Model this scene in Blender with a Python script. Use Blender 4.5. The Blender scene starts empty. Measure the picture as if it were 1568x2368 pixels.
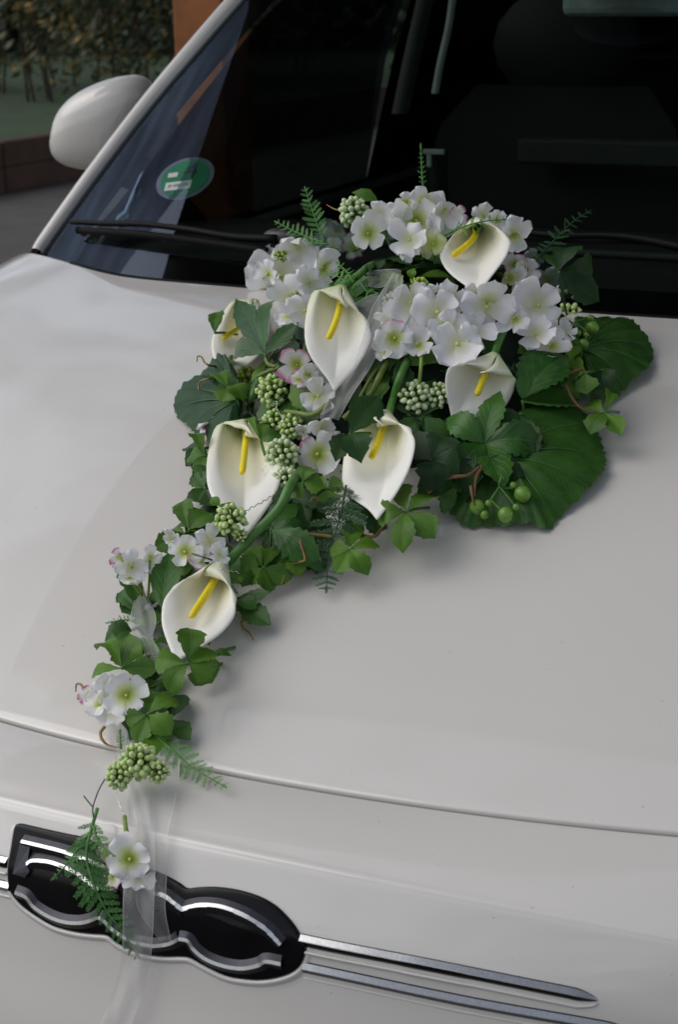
import bpy, math, random
import numpy as np
from mathutils import Vector as V, Matrix, Quaternion
from mathutils.bvhtree import BVHTree
random.seed(7)
RAD = math.radians
SC = bpy.context.scene
COL = SC.collection

# ------------------------------------------------------------------ camera, sky, sun, exposure
CAM = V((.5455, -.8476, 1.4382))
YAW, PITCH, ROLL = RAD(24.585), RAD(-18.308), RAD(-1.065)
FPX = 3838.6                                   # focal length in pixels of a 1568 px wide picture
cf = V((-math.sin(YAW)*math.cos(PITCH), math.cos(YAW)*math.cos(PITCH), math.sin(PITCH)))
cr = V((math.cos(YAW), math.sin(YAW), 0)); cu = cr.cross(cf)
cr, cu = cr*math.cos(ROLL)+cu*math.sin(ROLL), cu*math.cos(ROLL)-cr*math.sin(ROLL)
cd = bpy.data.cameras.new('camera'); cam = bpy.data.objects.new('camera', cd); COL.objects.link(cam)
cam.matrix_world = Matrix(((cr.x, cu.x, -cf.x, CAM.x), (cr.y, cu.y, -cf.y, CAM.y), (cr.z, cu.z, -cf.z, CAM.z), (0, 0, 0, 1)))
cd.sensor_fit = 'HORIZONTAL'; cd.sensor_width = 15.6; cd.lens = 15.6*FPX/1568
cd.clip_start = .05; cd.clip_end = 400
cd.dof.use_dof = True; cd.dof.focus_distance = 1.42; cd.dof.aperture_fstop = 9
SC.camera = cam
SUN_EL, SUN_AZ = 52, 118                        # azimuth of the light, measured from +x towards +y
w = bpy.data.worlds.new('World'); SC.world = w; w.use_nodes = True
nt = w.node_tree; bg = nt.nodes['Background']
sky = nt.nodes.new('ShaderNodeTexSky'); sky.sky_type = 'NISHITA'; sky.sun_disc = False
sky.sun_elevation = RAD(SUN_EL); sky.sun_rotation = RAD(90-SUN_AZ); sky.dust_density = 1.5; sky.air_density = 1.0
hs = nt.nodes.new('ShaderNodeHueSaturation'); hs.inputs['Saturation'].default_value = .42
nt.links.new(sky.outputs[0], hs.inputs['Color'])
tc = nt.nodes.new('ShaderNodeTexCoord'); mp = nt.nodes.new('ShaderNodeMapping'); mp.inputs['Scale'].default_value = (2.2, 4.5, 5); nt.links.new(tc.outputs['Generated'], mp.inputs[0])
cn = nt.nodes.new('ShaderNodeTexNoise'); cn.inputs['Scale'].default_value = 3.0; cn.inputs['Detail'].default_value = 6; nt.links.new(mp.outputs[0], cn.inputs['Vector'])
cm = nt.nodes.new('ShaderNodeMapRange'); cm.inputs[1].default_value = .38; cm.inputs[2].default_value = .64; cm.inputs[3].default_value = .62; cm.inputs[4].default_value = 1.45; nt.links.new(cn.outputs['Fac'], cm.inputs[0])
cv = nt.nodes.new('ShaderNodeVectorMath'); cv.operation = 'SCALE'; nt.links.new(hs.outputs[0], cv.inputs[0]); nt.links.new(cm.outputs[0], cv.inputs['Scale']); nt.links.new(cv.outputs[0], bg.inputs['Color'])   # cloud-like noise added so the sky streaks the paint reflections
bg.inputs['Strength'].default_value = .108
sd = bpy.data.lights.new('sun', 'SUN'); sd.energy = 1.15; sd.angle = RAD(62); sd.color = (1, .95, .88)
sun = bpy.data.objects.new('sun', sd); COL.objects.link(sun)
sdir = V((math.cos(RAD(SUN_AZ))*math.cos(RAD(SUN_EL)), math.sin(RAD(SUN_AZ))*math.cos(RAD(SUN_EL)), math.sin(RAD(SUN_EL))))
sdir = V((-.62, -.30, .72)).normalized()
sky.sun_elevation = math.asin(sdir.z); sky.sun_rotation = math.atan2(sdir.x, sdir.y)
sun.rotation_euler = sdir.to_track_quat('Z', 'Y').to_euler(); sun.location = (0, 0, 6)
SC.view_settings.view_transform = 'Standard'; SC.view_settings.look = 'None'
SC.view_settings.gamma = 1; SC.view_settings.use_curve_mapping = False
SC.view_settings.exposure = .10
SC.cycles.max_bounces = 10; SC.cycles.transparent_max_bounces = 24; SC.cycles.use_denoising = True
SC.cycles.sample_clamp_indirect = 4; SC.cycles.caustics_reflective = False; SC.cycles.caustics_refractive = False

# ------------------------------------------------------------------ pixels to rays
def ray(px, py): return cf + cr*((px-784)/FPX) - cu*((py-1183.5)/FPX)     # unit depth
def proj(X):
    d = X-CAM; z = d.dot(cf); return 784+FPX*d.dot(cr)/z, 1183.5-FPX*d.dot(cu)/z, z
def depth(X): return (X-CAM).dot(cf)
def mpp(X): return depth(X)/FPX                                             # metres in a pixel there
ZR = {1: (0, 0, .5), 2: (784, 0, .5), 3: (370.7, 402.9, .3597), 4: (838, 402.9, .4625), 5: (354.6, 805.8, .3597), 6: (757.5, 805.8, .4625),
      7: (145, 1168.4, .3597), 8: (0, 1732.5, .5), 9: (784, 1732.5, .5), 10: (0, 1531, .5), 11: (0, 1877.5, .2467), 12: (370.7, 1877.5, .2467), 0: (0, 0, 1)}
def Q(z, x, y): a, b, s = ZR[z]; return a+x*s, b+y*s

# bonnet height field
C0, C1 = .4263, .2018/.775
def Bz(x, y):
    yp = (y-(C0+.11*C1)*x*x)/(1-C1*x*x); s = yp-.11
    return .8799+.416*s-.217*s*s-(.055-.022*s/.775)*x*x-1.1*max(0, abs(x)-.72)**2
TR = [Q(0, 720, 1030), Q(0, 600, 1130), Q(0, 530, 1230), Q(0, 440, 1400), Q(0, 380, 1520), Q(0, 335, 1640), Q(0, 330, 1760)]
TRW = []
def march(px, py, fn):
    d = ray(px, py); t = .85; best = (9, t)
    while t < 2.6:
        X = CAM+d*t; g = X.z-fn(X.x, X.y)
        if g < 0: return X
        if g < best[0]: best = (g, t)
        t += max(.0006, g*.5)
    return CAM+d*best[1]
for p in TR: X = march(p[0], p[1], Bz); TRW.append((X.x, X.y))
def dome(x, y):
    q = ((x+.035)/.165)**2+((y-.61)/.17)**2
    h = .15*(1-q)**.55 if q < 1 else 0
    t = 9
    for a, b in zip(TRW, TRW[1:]):
        dx, dy = b[0]-a[0], b[1]-a[1]; k = max(0, min(1, ((x-a[0])*dx+(y-a[1])*dy)/(dx*dx+dy*dy)))
        t = min(t, math.hypot(x-a[0]-k*dx, y-a[1]-k*dy))
    return max(h, .03*max(0, 1-(t/.055)**2))
def at(z, x, y, h=0):
    """a point h mm above the mound of flowers, seen at that pixel"""
    px, py = Q(z, x, y); return march(px, py, lambda a, b: Bz(a, b)+dome(a, b)+h/1000)
def ab(z, x, y, h=0):
    """h mm above the bare bonnet"""
    px, py = Q(z, x, y); return march(px, py, lambda a, b: Bz(a, b)+h/1000)

# ------------------------------------------------------------------ mesh helpers
def mesh(name, vs, fs, mat=None, parent=None, org=None, smooth=True, uv=None, mats=None, fm=None):
    me = bpy.data.meshes.new(name)
    if org is not None: vs = [V(v)-org for v in vs]
    me.from_pydata([tuple(v) for v in vs], [], fs)
    if mats:
        for m in mats: me.materials.append(m)
        if fm: me.polygons.foreach_set('material_index', fm)
    elif mat: me.materials.append(mat)
    if smooth: me.polygons.foreach_set('use_smooth', [True]*len(fs))
    if uv:
        l = me.uv_layers.new(name='UVMap'); li = np.empty(len(me.loops), dtype=np.int32); me.loops.foreach_get('vertex_index', li)
        l.data.foreach_set('uv', np.array(uv, dtype=np.float32)[li].ravel())
    o = bpy.data.objects.new(name, me); COL.objects.link(o)
    if parent: o.parent = parent
    return o
def thing(name, label, cat, loc, group=None):
    o = bpy.data.objects.new(name, None); COL.objects.link(o); o.location = loc; o.empty_display_size = .01
    o['label'] = label; o['category'] = cat
    if group: o['group'] = group
    return o
def struct(o): o['kind'] = 'structure'; return o
def grid_faces(n, m, wrap=False, off=0):
    f = []
    for i in range(n-1):
        for j in range(m if wrap else m-1):
            k = (j+1) % m; f.append((off+i*m+j, off+i*m+k, off+(i+1)*m+k, off+(i+1)*m+j))
    return f
def surf(name, fn, us, vs_, mat, parent=None, org=None, uv=False, **kw):
    P = [fn(a, b) for a in us for b in vs_]
    U = [(b, a) for a in np.linspace(0, 1, len(us)) for b in np.linspace(0, 1, len(vs_))] if uv else None
    return mesh(name, P, grid_faces(len(us), len(vs_)), mat, parent, org, uv=U, **kw)
def spl(P, n):
    """Catmull-Rom through points (tuples of any length), n steps for each span"""
    P = [np.array(p, dtype=float) for p in P]
    if len(P) < 3: return [tuple(P[0]+(P[1]-P[0])*i/n) for i in range(n+1)]
    E_ = [2*P[0]-P[1]]+P+[2*P[-1]-P[-2]]; out = []
    for i in range(len(P)-1):
        a, b, c, d = E_[i:i+4]
        for k in range(n):
            t = k/n; out.append(tuple(.5*((2*b)+(c-a)*t+(2*a-5*b+4*c-d)*t*t+(3*b-a-3*c+d)*t**3)))
    out.append(tuple(P[-1])); return out
def tube_geo(P, R, m=8, cap=True, off=0):
    P = [V(p) for p in P]; n = len(P); R = R if hasattr(R, '__len__') else [R]*n
    vs, fs = [], []; up = None
    for i in range(n):
        t = (P[min(i+1, n-1)]-P[max(i-1, 0)]).normalized()
        if up is None: up = t.orthogonal().normalized()
        up = (up-t*up.dot(t)).normalized(); s = t.cross(up)
        for j in range(m):
            a = 2*math.pi*j/m; vs.append(P[i]+(up*math.cos(a)+s*math.sin(a))*R[i])
    fs = grid_faces(n, m, True, off)
    if cap:
        fs.append(tuple(off+j for j in range(m))[::-1]); fs.append(tuple(off+(n-1)*m+j for j in range(m)))
    return vs, fs
def tube(name, P, R, mat, parent=None, org=None, m=8):
    vs, fs = tube_geo(P, R, m); return mesh(name, vs, fs, mat, parent, org)
def tubes(name, L, mat, parent=None, org=None, m=6):
    vs, fs = [], []
    for P, R in L:
        a, b = tube_geo(P, R, m, off=len(vs)); vs += a; fs += b
    return mesh(name, vs, fs, mat, parent, org)
def box(name, lo, hi, mat, parent=None, org=None, bev=0, rot=None):
    lo, hi = V(lo), V(hi); c = (lo+hi)/2; h = (hi-lo)/2
    vs = [V((x, y, z)) for x in (-h.x, h.x) for y in (-h.y, h.y) for z in (-h.z, h.z)]
    if rot: vs = [rot @ v for v in vs]
    vs = [v+c for v in vs]
    o = mesh(name, vs, [(0, 1, 3, 2), (4, 6, 7, 5), (0, 4, 5, 1), (2, 3, 7, 6), (0, 2, 6, 4), (1, 5, 7, 3)], mat, parent, org, smooth=False)
    if bev: md = o.modifiers.new('bevel', 'BEVEL'); md.width = bev; md.segments = 3
    return o
def ball_geo(c, r, n=8, m=12, sq=(1, 1, 1), off=0):
    vs = [V(c)+V((0, 0, r*sq[2]))]; fs = []
    for i in range(1, n):
        a = math.pi*i/n
        for j in range(m):
            b = 2*math.pi*j/m; vs.append(V(c)+V((r*sq[0]*math.sin(a)*math.cos(b), r*sq[1]*math.sin(a)*math.sin(b), r*sq[2]*math.cos(a))))
    vs.append(V(c)-V((0, 0, r*sq[2])))
    for j in range(m): fs.append((off, off+1+j, off+1+(j+1) % m)); fs.append((off+len(vs)-1, off+1+(n-2)*m+(j+1) % m, off+1+(n-2)*m+j))
    fs += [tuple(reversed(f)) for f in grid_faces(n-1, m, True, off+1)]
    return vs, fs

# ------------------------------------------------------------------ materials
class NT:
    def __init__(s, name):
        s.m = bpy.data.materials.new(name); s.m.use_nodes = True; s.t = s.m.node_tree; s.b = s.t.nodes['Principled BSDF']; s.out = s.t.nodes['Material Output']
    def n(s, typ, **kw):
        o = s.t.nodes.new('ShaderNode'+typ)
        for k, v in kw.items(): setattr(o, k, v)
        return o
    def l(s, a, b): s.t.links.new(a, b)
    def math(s, op, a, b=None, clamp=False):
        o = s.n('Math', operation=op); o.use_clamp = clamp
        for i, x in enumerate((a, b)):
            if x is None: continue
            if hasattr(x, 'type'): s.l(x, o.inputs[i])
            else: o.inputs[i].default_value = x
        return o.outputs[0]
    def ramp(s, fac, stops, interp='LINEAR'):
        o = s.n('ValToRGB'); o.color_ramp.interpolation = interp; e = o.color_ramp.elements
        while len(e) < len(stops): e.new(.5)
        for q, (p, c) in zip(e, stops): q.position = p; q.color = (*c, 1)
        s.l(fac, o.inputs[0]); return o.outputs[0]
    def mix(s, fac, a, b, typ='MIX'):
        o = s.n('Mix', data_type='RGBA', blend_type=typ)
        for i, x in ((0, fac), (6, a), (7, b)):
            if hasattr(x, 'type'): s.l(x, o.inputs[i])
            elif i == 0: o.inputs[0].default_value = x
            else: o.inputs[i].default_value = (*x, 1)
        return o.outputs[2]
    def noise(s, scale, detail=3, vec=None, rough=.55):
        o = s.n('TexNoise'); o.inputs['Scale'].default_value = scale; o.inputs['Detail'].default_value = detail; o.inputs['Roughness'].default_value = rough
        if vec: s.l(vec, o.inputs['Vector'])
        return o.outputs['Fac']
    def coord(s, k='Object'): return s.n('TexCoord').outputs[k]
    def bump(s, h, strength, dist=.001):
        o = s.n('Bump'); o.inputs['Strength'].default_value = strength; o.inputs['Distance'].default_value = dist; s.l(h, o.inputs['Height']); s.l(o.outputs[0], s.b.inputs['Normal']); return o
    def set(s, **kw):
        for k, v in kw.items():
            i = s.b.inputs[k.replace('_', ' ')]
            if hasattr(v, 'type'): s.l(v, i)
            elif hasattr(v, '__len__'): i.default_value = (*v, 1) if len(i.default_value) == 4 and len(v) == 3 else v
            else: i.default_value = v
        return s
def simple(name, c, rough=.5, var=.15, scale=40, **kw):
    s = NT(name); f = s.noise(scale, 4, s.coord())
    lo = tuple(x*(1-var) for x in c); hi = tuple(min(1, x*(1+var)) for x in c)
    s.set(Base_Color=s.ramp(f, [(.3, lo), (.7, hi)]), Roughness=rough, **kw); return s.m
def uvs(s):
    x = s.n('SeparateXYZ'); s.l(s.n('UVMap').outputs[0], x.inputs[0]); return x.outputs[0], x.outputs[1]
def translucent(s, fac, colour):
    tr = s.n('BsdfTranslucent'); mx = s.n('MixShader'); mx.inputs[0].default_value = fac
    if hasattr(colour, 'type'): s.l(colour, tr.inputs[0])
    else: tr.inputs[0].default_value = (*colour, 1)
    s.l(s.b.outputs[0], mx.inputs[1]); s.l(tr.outputs[0], mx.inputs[2]); s.l(mx.outputs[0], s.out.inputs[0])

def paint_mat():
    s = NT('white_car_paint'); c = s.coord()
    f = s.noise(3, 3, c)
    base = s.ramp(f, [(.3, (.665, .64, .61)), (.7, (.70, .675, .645))])
    # specks of grime and pollen
    v = s.n('TexVoronoi'); v.inputs['Scale'].default_value = 34; v.inputs['Randomness'].default_value = 1
    wp = s.n('TexNoise'); wp.inputs['Scale'].default_value = 320; s.l(c, wp.inputs['Vector']); wa = s.n('VectorMath', operation='MULTIPLY_ADD'); wa.inputs[1].default_value = (.006, .006, .006); s.l(wp.outputs['Color'], wa.inputs[0]); s.l(c, wa.inputs[2]); s.l(wa.outputs[0], v.inputs['Vector'])
    sp = s.math('LESS_THAN', v.outputs['Distance'], s.math('MULTIPLY', s.math('SUBTRACT', s.noise(27, 1, c), .47), .20))
    base = s.mix(s.math('MULTIPLY', sp, .55), base, (.16, .09, .06))
    v2 = s.n('TexVoronoi'); v2.inputs['Scale'].default_value = 95; s.l(c, v2.inputs['Vector'])
    sp2 = s.math('LESS_THAN', v2.outputs['Distance'], s.math('MULTIPLY', s.math('SUBTRACT', s.noise(61, 1, c), .50), .42))
    base = s.mix(s.math('MULTIPLY', sp2, .32), base, (.2, .15, .11))
    s.set(Base_Color=base, Roughness=.42, Coat_Weight=1, Coat_Roughness=.03, Coat_IOR=1.6)
    return s.m
def leaf_mat(name, dark, light, rough=.38, vein=(.16, .26, .06), nv=8, vs_=.5):
    s = NT(name); u, v = uvs(s)
    r = s.math('ABSOLUTE', s.math('SUBTRACT', u, .5))
    oi = s.n('ObjectInfo').outputs['Random']
    c = s.coord(); f = s.math('ADD', s.math('MULTIPLY', s.noise(60, 4, c), .8), s.math('MULTIPLY', s.math('SUBTRACT', oi, .5), .5))
    col = s.ramp(f, [(.2, dark), (.65, light)])
    sv = s.math('SINE', s.math('MULTIPLY', s.math('ADD', s.math('SUBTRACT', v, s.math('MULTIPLY', r, .75)), s.math('MULTIPLY', s.noise(45, 2, c), .10)), nv*6.283))
    sv = s.math('POWER', s.math('MULTIPLY', s.math('ADD', sv, 1), .5), 9)
    mid = s.math('SUBTRACT', 1, s.math('MULTIPLY', r, 34), True)
    k = s.math('MAXIMUM', s.math('MULTIPLY', sv, .28), mid)
    col = s.mix(s.math('MULTIPLY', k, vs_), col, vein)
    s.set(Base_Color=col, Roughness=rough+.06, Specular_IOR_Level=.32)
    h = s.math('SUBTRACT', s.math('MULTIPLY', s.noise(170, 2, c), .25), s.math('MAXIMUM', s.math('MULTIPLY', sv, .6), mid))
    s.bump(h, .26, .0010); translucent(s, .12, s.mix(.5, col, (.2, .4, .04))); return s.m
def petal_mat(name, inner, mid, outer, tip=None, stops=(.12, .42, .66)):
    s = NT(name); u, v = uvs(s); c = s.coord()
    n = s.noise(120, 3, c)
    vv = s.math('ADD', v, s.math('MULTIPLY', s.math('SUBTRACT', n, .5), .16))
    vv = s.math('ADD', vv, s.math('MULTIPLY', s.math('ABSOLUTE', s.math('SUBTRACT', u, .5)), .35))
    st = [(stops[0], inner), (stops[1], mid), (stops[2], outer)]
    if tip: st += [(.80, outer), (1, tip)]
    col = s.ramp(vv, st)
    wv = s.math('SINE', s.math('MULTIPLY', s.math('ADD', u, s.math('MULTIPLY', n, .05)), 90))
    s.set(Base_Color=col, Roughness=.62, Specular_IOR_Level=.25, Sheen_Weight=.15)
    s.bump(wv, .14, .0006); translucent(s, .3, col); return s.m
def calla_mat():
    s = NT('cream_spathe'); u, v = uvs(s); c = s.coord()
    n = s.noise(14, 3, c)
    col = s.ramp(v, [(.0, (.30, .45, .18)), (.08, (.62, .70, .42)), (.22, (.84, .82, .62)), (.5, (.90, .88, .80))])
    col = s.mix(s.math('MULTIPLY', s.math('SUBTRACT', n, .45, True), .6), col, (.80, .78, .62))
    s.set(Base_Color=col, Roughness=.5, Specular_IOR_Level=.3, Subsurface_Weight=.25, Subsurface_Scale=.006, Subsurface_Radius=(1, .9, .6))
    wv = s.math('SINE', s.math('MULTIPLY', s.math('ADD', u, s.math('MULTIPLY', n, .03)), 70)); s.bump(wv, .05, .001); return s.m
def bud_mat(name, a, b):
    s = NT(name); g = s.n('SeparateXYZ'); s.l(s.coord('Generated'), g.inputs[0]); oi = s.n('ObjectInfo').outputs['Random']
    f = s.math('ADD', g.outputs[2], s.math('MULTIPLY', s.math('SUBTRACT', oi, .5), .5))
    s.set(Base_Color=s.ramp(f, [(.15, a), (.75, b)]), Roughness=.4, Subsurface_Weight=.15, Subsurface_Scale=.002); return s.m
def organza(name, op=.36, tint=(.83, .83, .83)):
    s = NT(name); u, v = uvs(s)
    a = s.math('SINE', s.math('MULTIPLY', u, 260)); b = s.math('SINE', s.math('MULTIPLY', v, 1100))
    n = s.n('TexNoise'); n.inputs['Scale'].default_value = 1; n.inputs['Detail'].default_value = 3
    mp = s.n('Mapping'); mp.inputs['Scale'].default_value = (40, 330, 1); s.l(s.n('UVMap').outputs[0], mp.inputs[0]); s.l(mp.outputs[0], n.inputs['Vector'])
    wv = s.math('MULTIPLY', s.math('ADD', s.math('ADD', a, b), 2), .07)
    e = s.math('GREATER_THAN', s.math('ABSOLUTE', s.math('SUBTRACT', u, .5)), .476)
    f = s.math('ADD', s.math('MULTIPLY', s.math('SUBTRACT', n.outputs['Fac'], .5), 1.5), s.math('ADD', wv, op-.14))
    f = s.math('MAXIMUM', f, s.math('MULTIPLY', e, .72), True)
    tp = s.n('BsdfTransparent'); mx = s.n('MixShader'); tr = s.n('BsdfTranslucent'); m2 = s.n('MixShader'); tr.inputs[0].default_value = (*tint, 1)
    s.set(Base_Color=tint, Roughness=.35, Specular_IOR_Level=.6)
    m2.inputs[0].default_value = .35; s.l(s.b.outputs[0], m2.inputs[1]); s.l(tr.outputs[0], m2.inputs[2])
    s.l(f, mx.inputs[0]); s.l(tp.outputs[0], mx.inputs[1]); s.l(m2.outputs[0], mx.inputs[2]); s.l(mx.outputs[0], s.out.inputs[0]); return s.m
def glass(name, tint, ior=1.5):
    s = NT(name); tp = s.n('BsdfTransparent'); tp.inputs[0].default_value = (*tint, 1); gl = s.n('BsdfGlossy'); gl.inputs['Roughness'].default_value = .01; gl.inputs['Color'].default_value = (.62, .74, 1, 1)
    fr = s.n('Fresnel'); fr.inputs[0].default_value = ior; mx = s.n('MixShader'); f2 = s.math('MULTIPLY', fr.outputs[0], .68, True)
    s.l(f2, mx.inputs[0]); s.l(tp.outputs[0], mx.inputs[1]); s.l(gl.outputs[0], mx.inputs[2]); s.l(mx.outputs[0], s.out.inputs[0]); return s.m
M = dict(
    paint=paint_mat(),
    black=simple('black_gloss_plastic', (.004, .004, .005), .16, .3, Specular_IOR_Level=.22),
    black2=simple('black_satin_metal', (.004, .004, .004), .5, .3, Specular_IOR_Level=.12),
    rubber=simple('black_rubber', (.005, .005, .005), .65, .3, Specular_IOR_Level=.12),
    trim=simple('charcoal_trim', (.03, .03, .034), .38, .3, 200),
    chrome=simple('brushed_chrome', (.55, .555, .57), .24, .10, 500, Metallic=1),
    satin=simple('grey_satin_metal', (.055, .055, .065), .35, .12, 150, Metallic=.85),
    inter=simple('dark_cabin_cloth', (.0035, .0035, .004), .8, .4, 60),
    inter2=simple('grey_cabin_trim', (.022, .026, .025), .7, .2, 60),
    visor=simple('grey_visor_cloth', (.34, .40, .37), .8, .1, 60),
    belt=simple('grey_belt_webbing', (.10, .11, .11), .7, .2, 300),
    glass=glass('windscreen_glass', (.62, .70, .66)),
    sglass=glass('dark_side_glass', (.16, .18, .17)),
    mglass=simple('mirror_glass', (.6, .62, .64), .03, .02, Metallic=1),
    green=simple('badge_green', (.0, .16, .07), .5, .1), white=simple('badge_white', (.55, .58, .58), .5, .08), ink=simple('badge_ink', (.01, .02, .03), .5),
    rim=simple('badge_rim', (.10, .13, .19), .5, .2),
    calla=calla_mat(), spadix=simple('yellow_spadix', (.82, .66, .015), .6, .12, 500),
    stem=simple('green_stem', (.07, .19, .035), .4, .3, 60, Specular_IOR_Level=.4), thin=simple('yellow_green_stalk', (.22, .33, .06), .5, .25, 90),
    olive=simple('olive_stem', (.12, .17, .03), .45, .3, 60),
    l_dark=leaf_mat('dark_glossy_leaf', (.016, .056, .009), (.044, .128, .020), .36, (.06, .16, .04), 7, .35),
    l_gloss=leaf_mat('glossy_green_leaf', (.016, .066, .010), (.052, .160, .024), .27, (.10, .24, .05), 6, .4),
    l_mid=leaf_mat('mid_green_leaf', (.042, .115, .010), (.100, .220, .022), .42, (.12, .24, .05), 7, .4),
    l_bright=leaf_mat('bright_green_leaf', (.065, .16, .010), (.125, .27, .022), .45, (.2, .33, .07), 7, .4),
    l_deep=leaf_mat('deep_green_leaf', (.008, .034, .008), (.018, .062, .014), .45, (.03, .09, .02), 7, .3),  # darkest of the leaf greens
    l_round=leaf_mat('round_leaf', (.010, .045, .008), (.040, .125, .018), .36, (.09, .19, .035), 14, .5),
    l_blue=leaf_mat('blue_green_leaf', (.012, .050, .016), (.030, .100, .028), .45, (.05, .13, .05), 9, .3),
    p_white=petal_mat('white_petal', (.72, .74, .45), (.80, .80, .70), (.91, .91, .95)),
    p_green=petal_mat('green_centred_petal', (.36, .48, .03), (.72, .78, .40), (.93, .93, .94), stops=(.16, .40, .62)),
    p_pink=petal_mat('pink_tipped_petal', (.36, .48, .03), (.70, .74, .42), (.92, .90, .93), (.72, .22, .48), stops=(.14, .38, .6)),
    p_lime=petal_mat('lime_petal', (.36, .48, .05), (.55, .63, .2), (.70, .74, .42)),
    eye=simple('floret_eye', (.62, .66, .22), .5, .15),
    fern=simple('fern_green', (.062, .20, .036), .5, .35, 120), ferndark=simple('dark_fern_green', (.02, .075, .022), .5, .35, 120), fernbright=simple('bright_fern_green', (.08, .24, .035), .5, .35, 120),  # fern greens: mid, dark and bright
    bud1=bud_mat('pale_bud', (.24, .40, .05), (.54, .68, .30)), bud2=bud_mat('lime_bud', (.20, .32, .02), (.42, .54, .07)), bud3=bud_mat('mint_bud', (.26, .40, .10), (.60, .70, .44)),
    berry=simple('green_berry', (.13, .27, .035), .35, .3, 200),
    tend=simple('brown_tendril', (.26, .15, .045), .5, .3, 90), twig=simple('brown_twig', (.16, .085, .035), .6, .35, 90),
    organza=organza('white_organza', .36, (.74, .74, .75)), organza2=organza('thin_organza', .24, (.78, .78, .79)),
    silver=simple('silver_wire', (.8, .8, .82), .2, .05, Metallic=1), iron=simple('dark_wire', (.02, .02, .02), .5),
    foam=simple('dark_green_foam', (.008, .018, .008), .9, .4, 90),
    wood=simple('orange_brown_timber', (.25, .082, .016), .6, .35, 9), wooddark=simple('dark_red_timber', (.055, .022, .013), .7, .35, 6), woodroof=simple('roof_timber', (.06, .04, .026), .7, .35, 9),
    pave=simple('grey_paving', (.07, .064, .06), .85, .25, 3), lawn=simple('lawn_green', (.024, .05, .018), .9, .35, 4),
    tyre=simple('tyre_rubber', (.02, .02, .02), .8), bark=simple('shrub_bark', (.07, .045, .035), .8, .4, 20),
    sh1=simple('shrub_leaf_green', (.045, .07, .025), .6, .4, 3), sh2=simple('shrub_leaf_olive', (.085, .08, .03), .6, .4, 3), sh3=simple('shrub_leaf_yellow', (.25, .16, .03), .6, .4, 3), sh4=simple('shrub_leaf_dark', (.018, .028, .014), .6, .4, 3),
)

# ------------------------------------------------------------------ setting: ground, lawn
struct(mesh('ground', [(-60, -40, 0), (60, -40, 0), (60, 80, 0), (-60, 80, 0)], [(0, 1, 2, 3)], M['pave'], smooth=False))
def gp(px, py, z=0): d = ray(px, py); return CAM+d*((z-CAM.z)/d.z)

# ------------------------------------------------------------------ car
car = thing('car', 'white car with black and chrome front emblem and dark windscreen', 'car', (0, 1.6, 0))
CO = V((0, 1.6, 0))
def cpart(o): return o
# bonnet
xs = sorted(set([round(x, 4) for x in np.concatenate([np.linspace(-.90, -.55, 15), np.linspace(-.55, .55, 45), np.linspace(.55, .90, 15)])]))
YP = [.11, .1102, .1107, .112, .115, .12, .13, .15, .18]+list(np.linspace(.22, .84, 24))+[.86, .875, .882, .885]
def bon(yp, x):
    s = yp-.11; a = C0-C1*s; y = yp+a*x*x+.6*max(0, s/.775)**2*max(0, abs(x)-.5)**2
    e = min(1, max(0, (abs(x)-.56)/.2)); e = e*e*(3-2*e)
    z = .8799+.416*s-.217*s*s-(.055-.022*s/.775)*x*x-2.2*max(0, abs(x)-.79)**2+.010*e*max(0, s/.775)**2
    return V((x, y, z))
def bonnet_pts():
    rows = []
    for dy, dz in ((.014, -.0120), (.004, -.0105), (.0012, -.0075), (.0001, -.0030), (.0001, -.0008)):   # rolled front edge
        rows.append([bon(.11, x)+V((0, dy, dz)) for x in xs])
    for yp in YP[2:]:
        e = min(1, (yp-.11)/.006); rows.append([bon(yp, x)-V((0, 0, .0003*(1-e)**2)) for x in xs])
    rows.append([bon(.885, x)+V((0, .002, -.003)) for x in xs]); rows.append([bon(.885, x)+V((0, 0, -.012)) for x in xs])
    return rows
BR = bonnet_pts()
bonnet = mesh('bonnet', [p for r in BR for p in r], grid_faces(len(BR), len(xs)), M['paint'], car, CO)
# front bumper: rows (y, z, a, k) on the centre line
FR = [(.135, .845, .4263, .055), (.1115, .852, .4263, .055), (.1088, .864, .4263, .055), (.1078, .8735, .4263, .055), (.1066, .8768, .4263, .056), (.1035, .8778, .425, .063), (.080, .8752, .41, .11), (.055, .8700, .39, .155), (.0400, .8656, .376, .183),
      (.0362, .8646, .374, .1885), (.0340, .8636, .374, .189), (.0326, .8618, .375, .189), (.0300, .8580, .378, .189), (.0210, .8420, .40, .191), (.0118, .826, .434, .193), (.0092, .815, .432, .197), (.0078, .8027, .43, .202), (.0050, .782, .43, .205), (.0000, .75, .43, .21),
      (-.010, .70, .43, .2), (-.018, .62, .44, .15), (-.02, .52, .45, .05), (.0, .42, .45, 0), (.04, .30, .45, 0), (.10, .24, .45, 0)]
FRS = spl(FR, 4)
xb = list(np.linspace(-.76, .76, 97))
def fro(r, x):
    y, z, a, k = r; e = max(0, abs(x)-.45); return V((x, y+a*x*x+1.6*e*e, z-k*x*x-.25*e*e))
BU = [fro(r, x) for r in FRS for x in xb]; BUF = grid_faces(len(FRS), len(xb))
bumper = mesh('front_bumper', BU, BUF, M['paint'], car, CO)
BV = BVHTree.FromPolygons(BU, BUF)
nb = len(BU); ALLV = BU+[p for r in BR for p in r]; BVA = BVHTree.FromPolygons(ALLV, BUF+grid_faces(len(BR), len(xs), False, nb))
def fb(z, x, y, h=0, tree=None):
    """a point h mm proud of the bodywork at that pixel"""
    px, py = Q(z, x, y); d = ray(px, py).normalized(); p, n, i, t = (tree or BVA).ray_cast(CAM, d)
    if n.dot(d) > 0: n = -n
    return p+n*(h/1000), n
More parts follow.
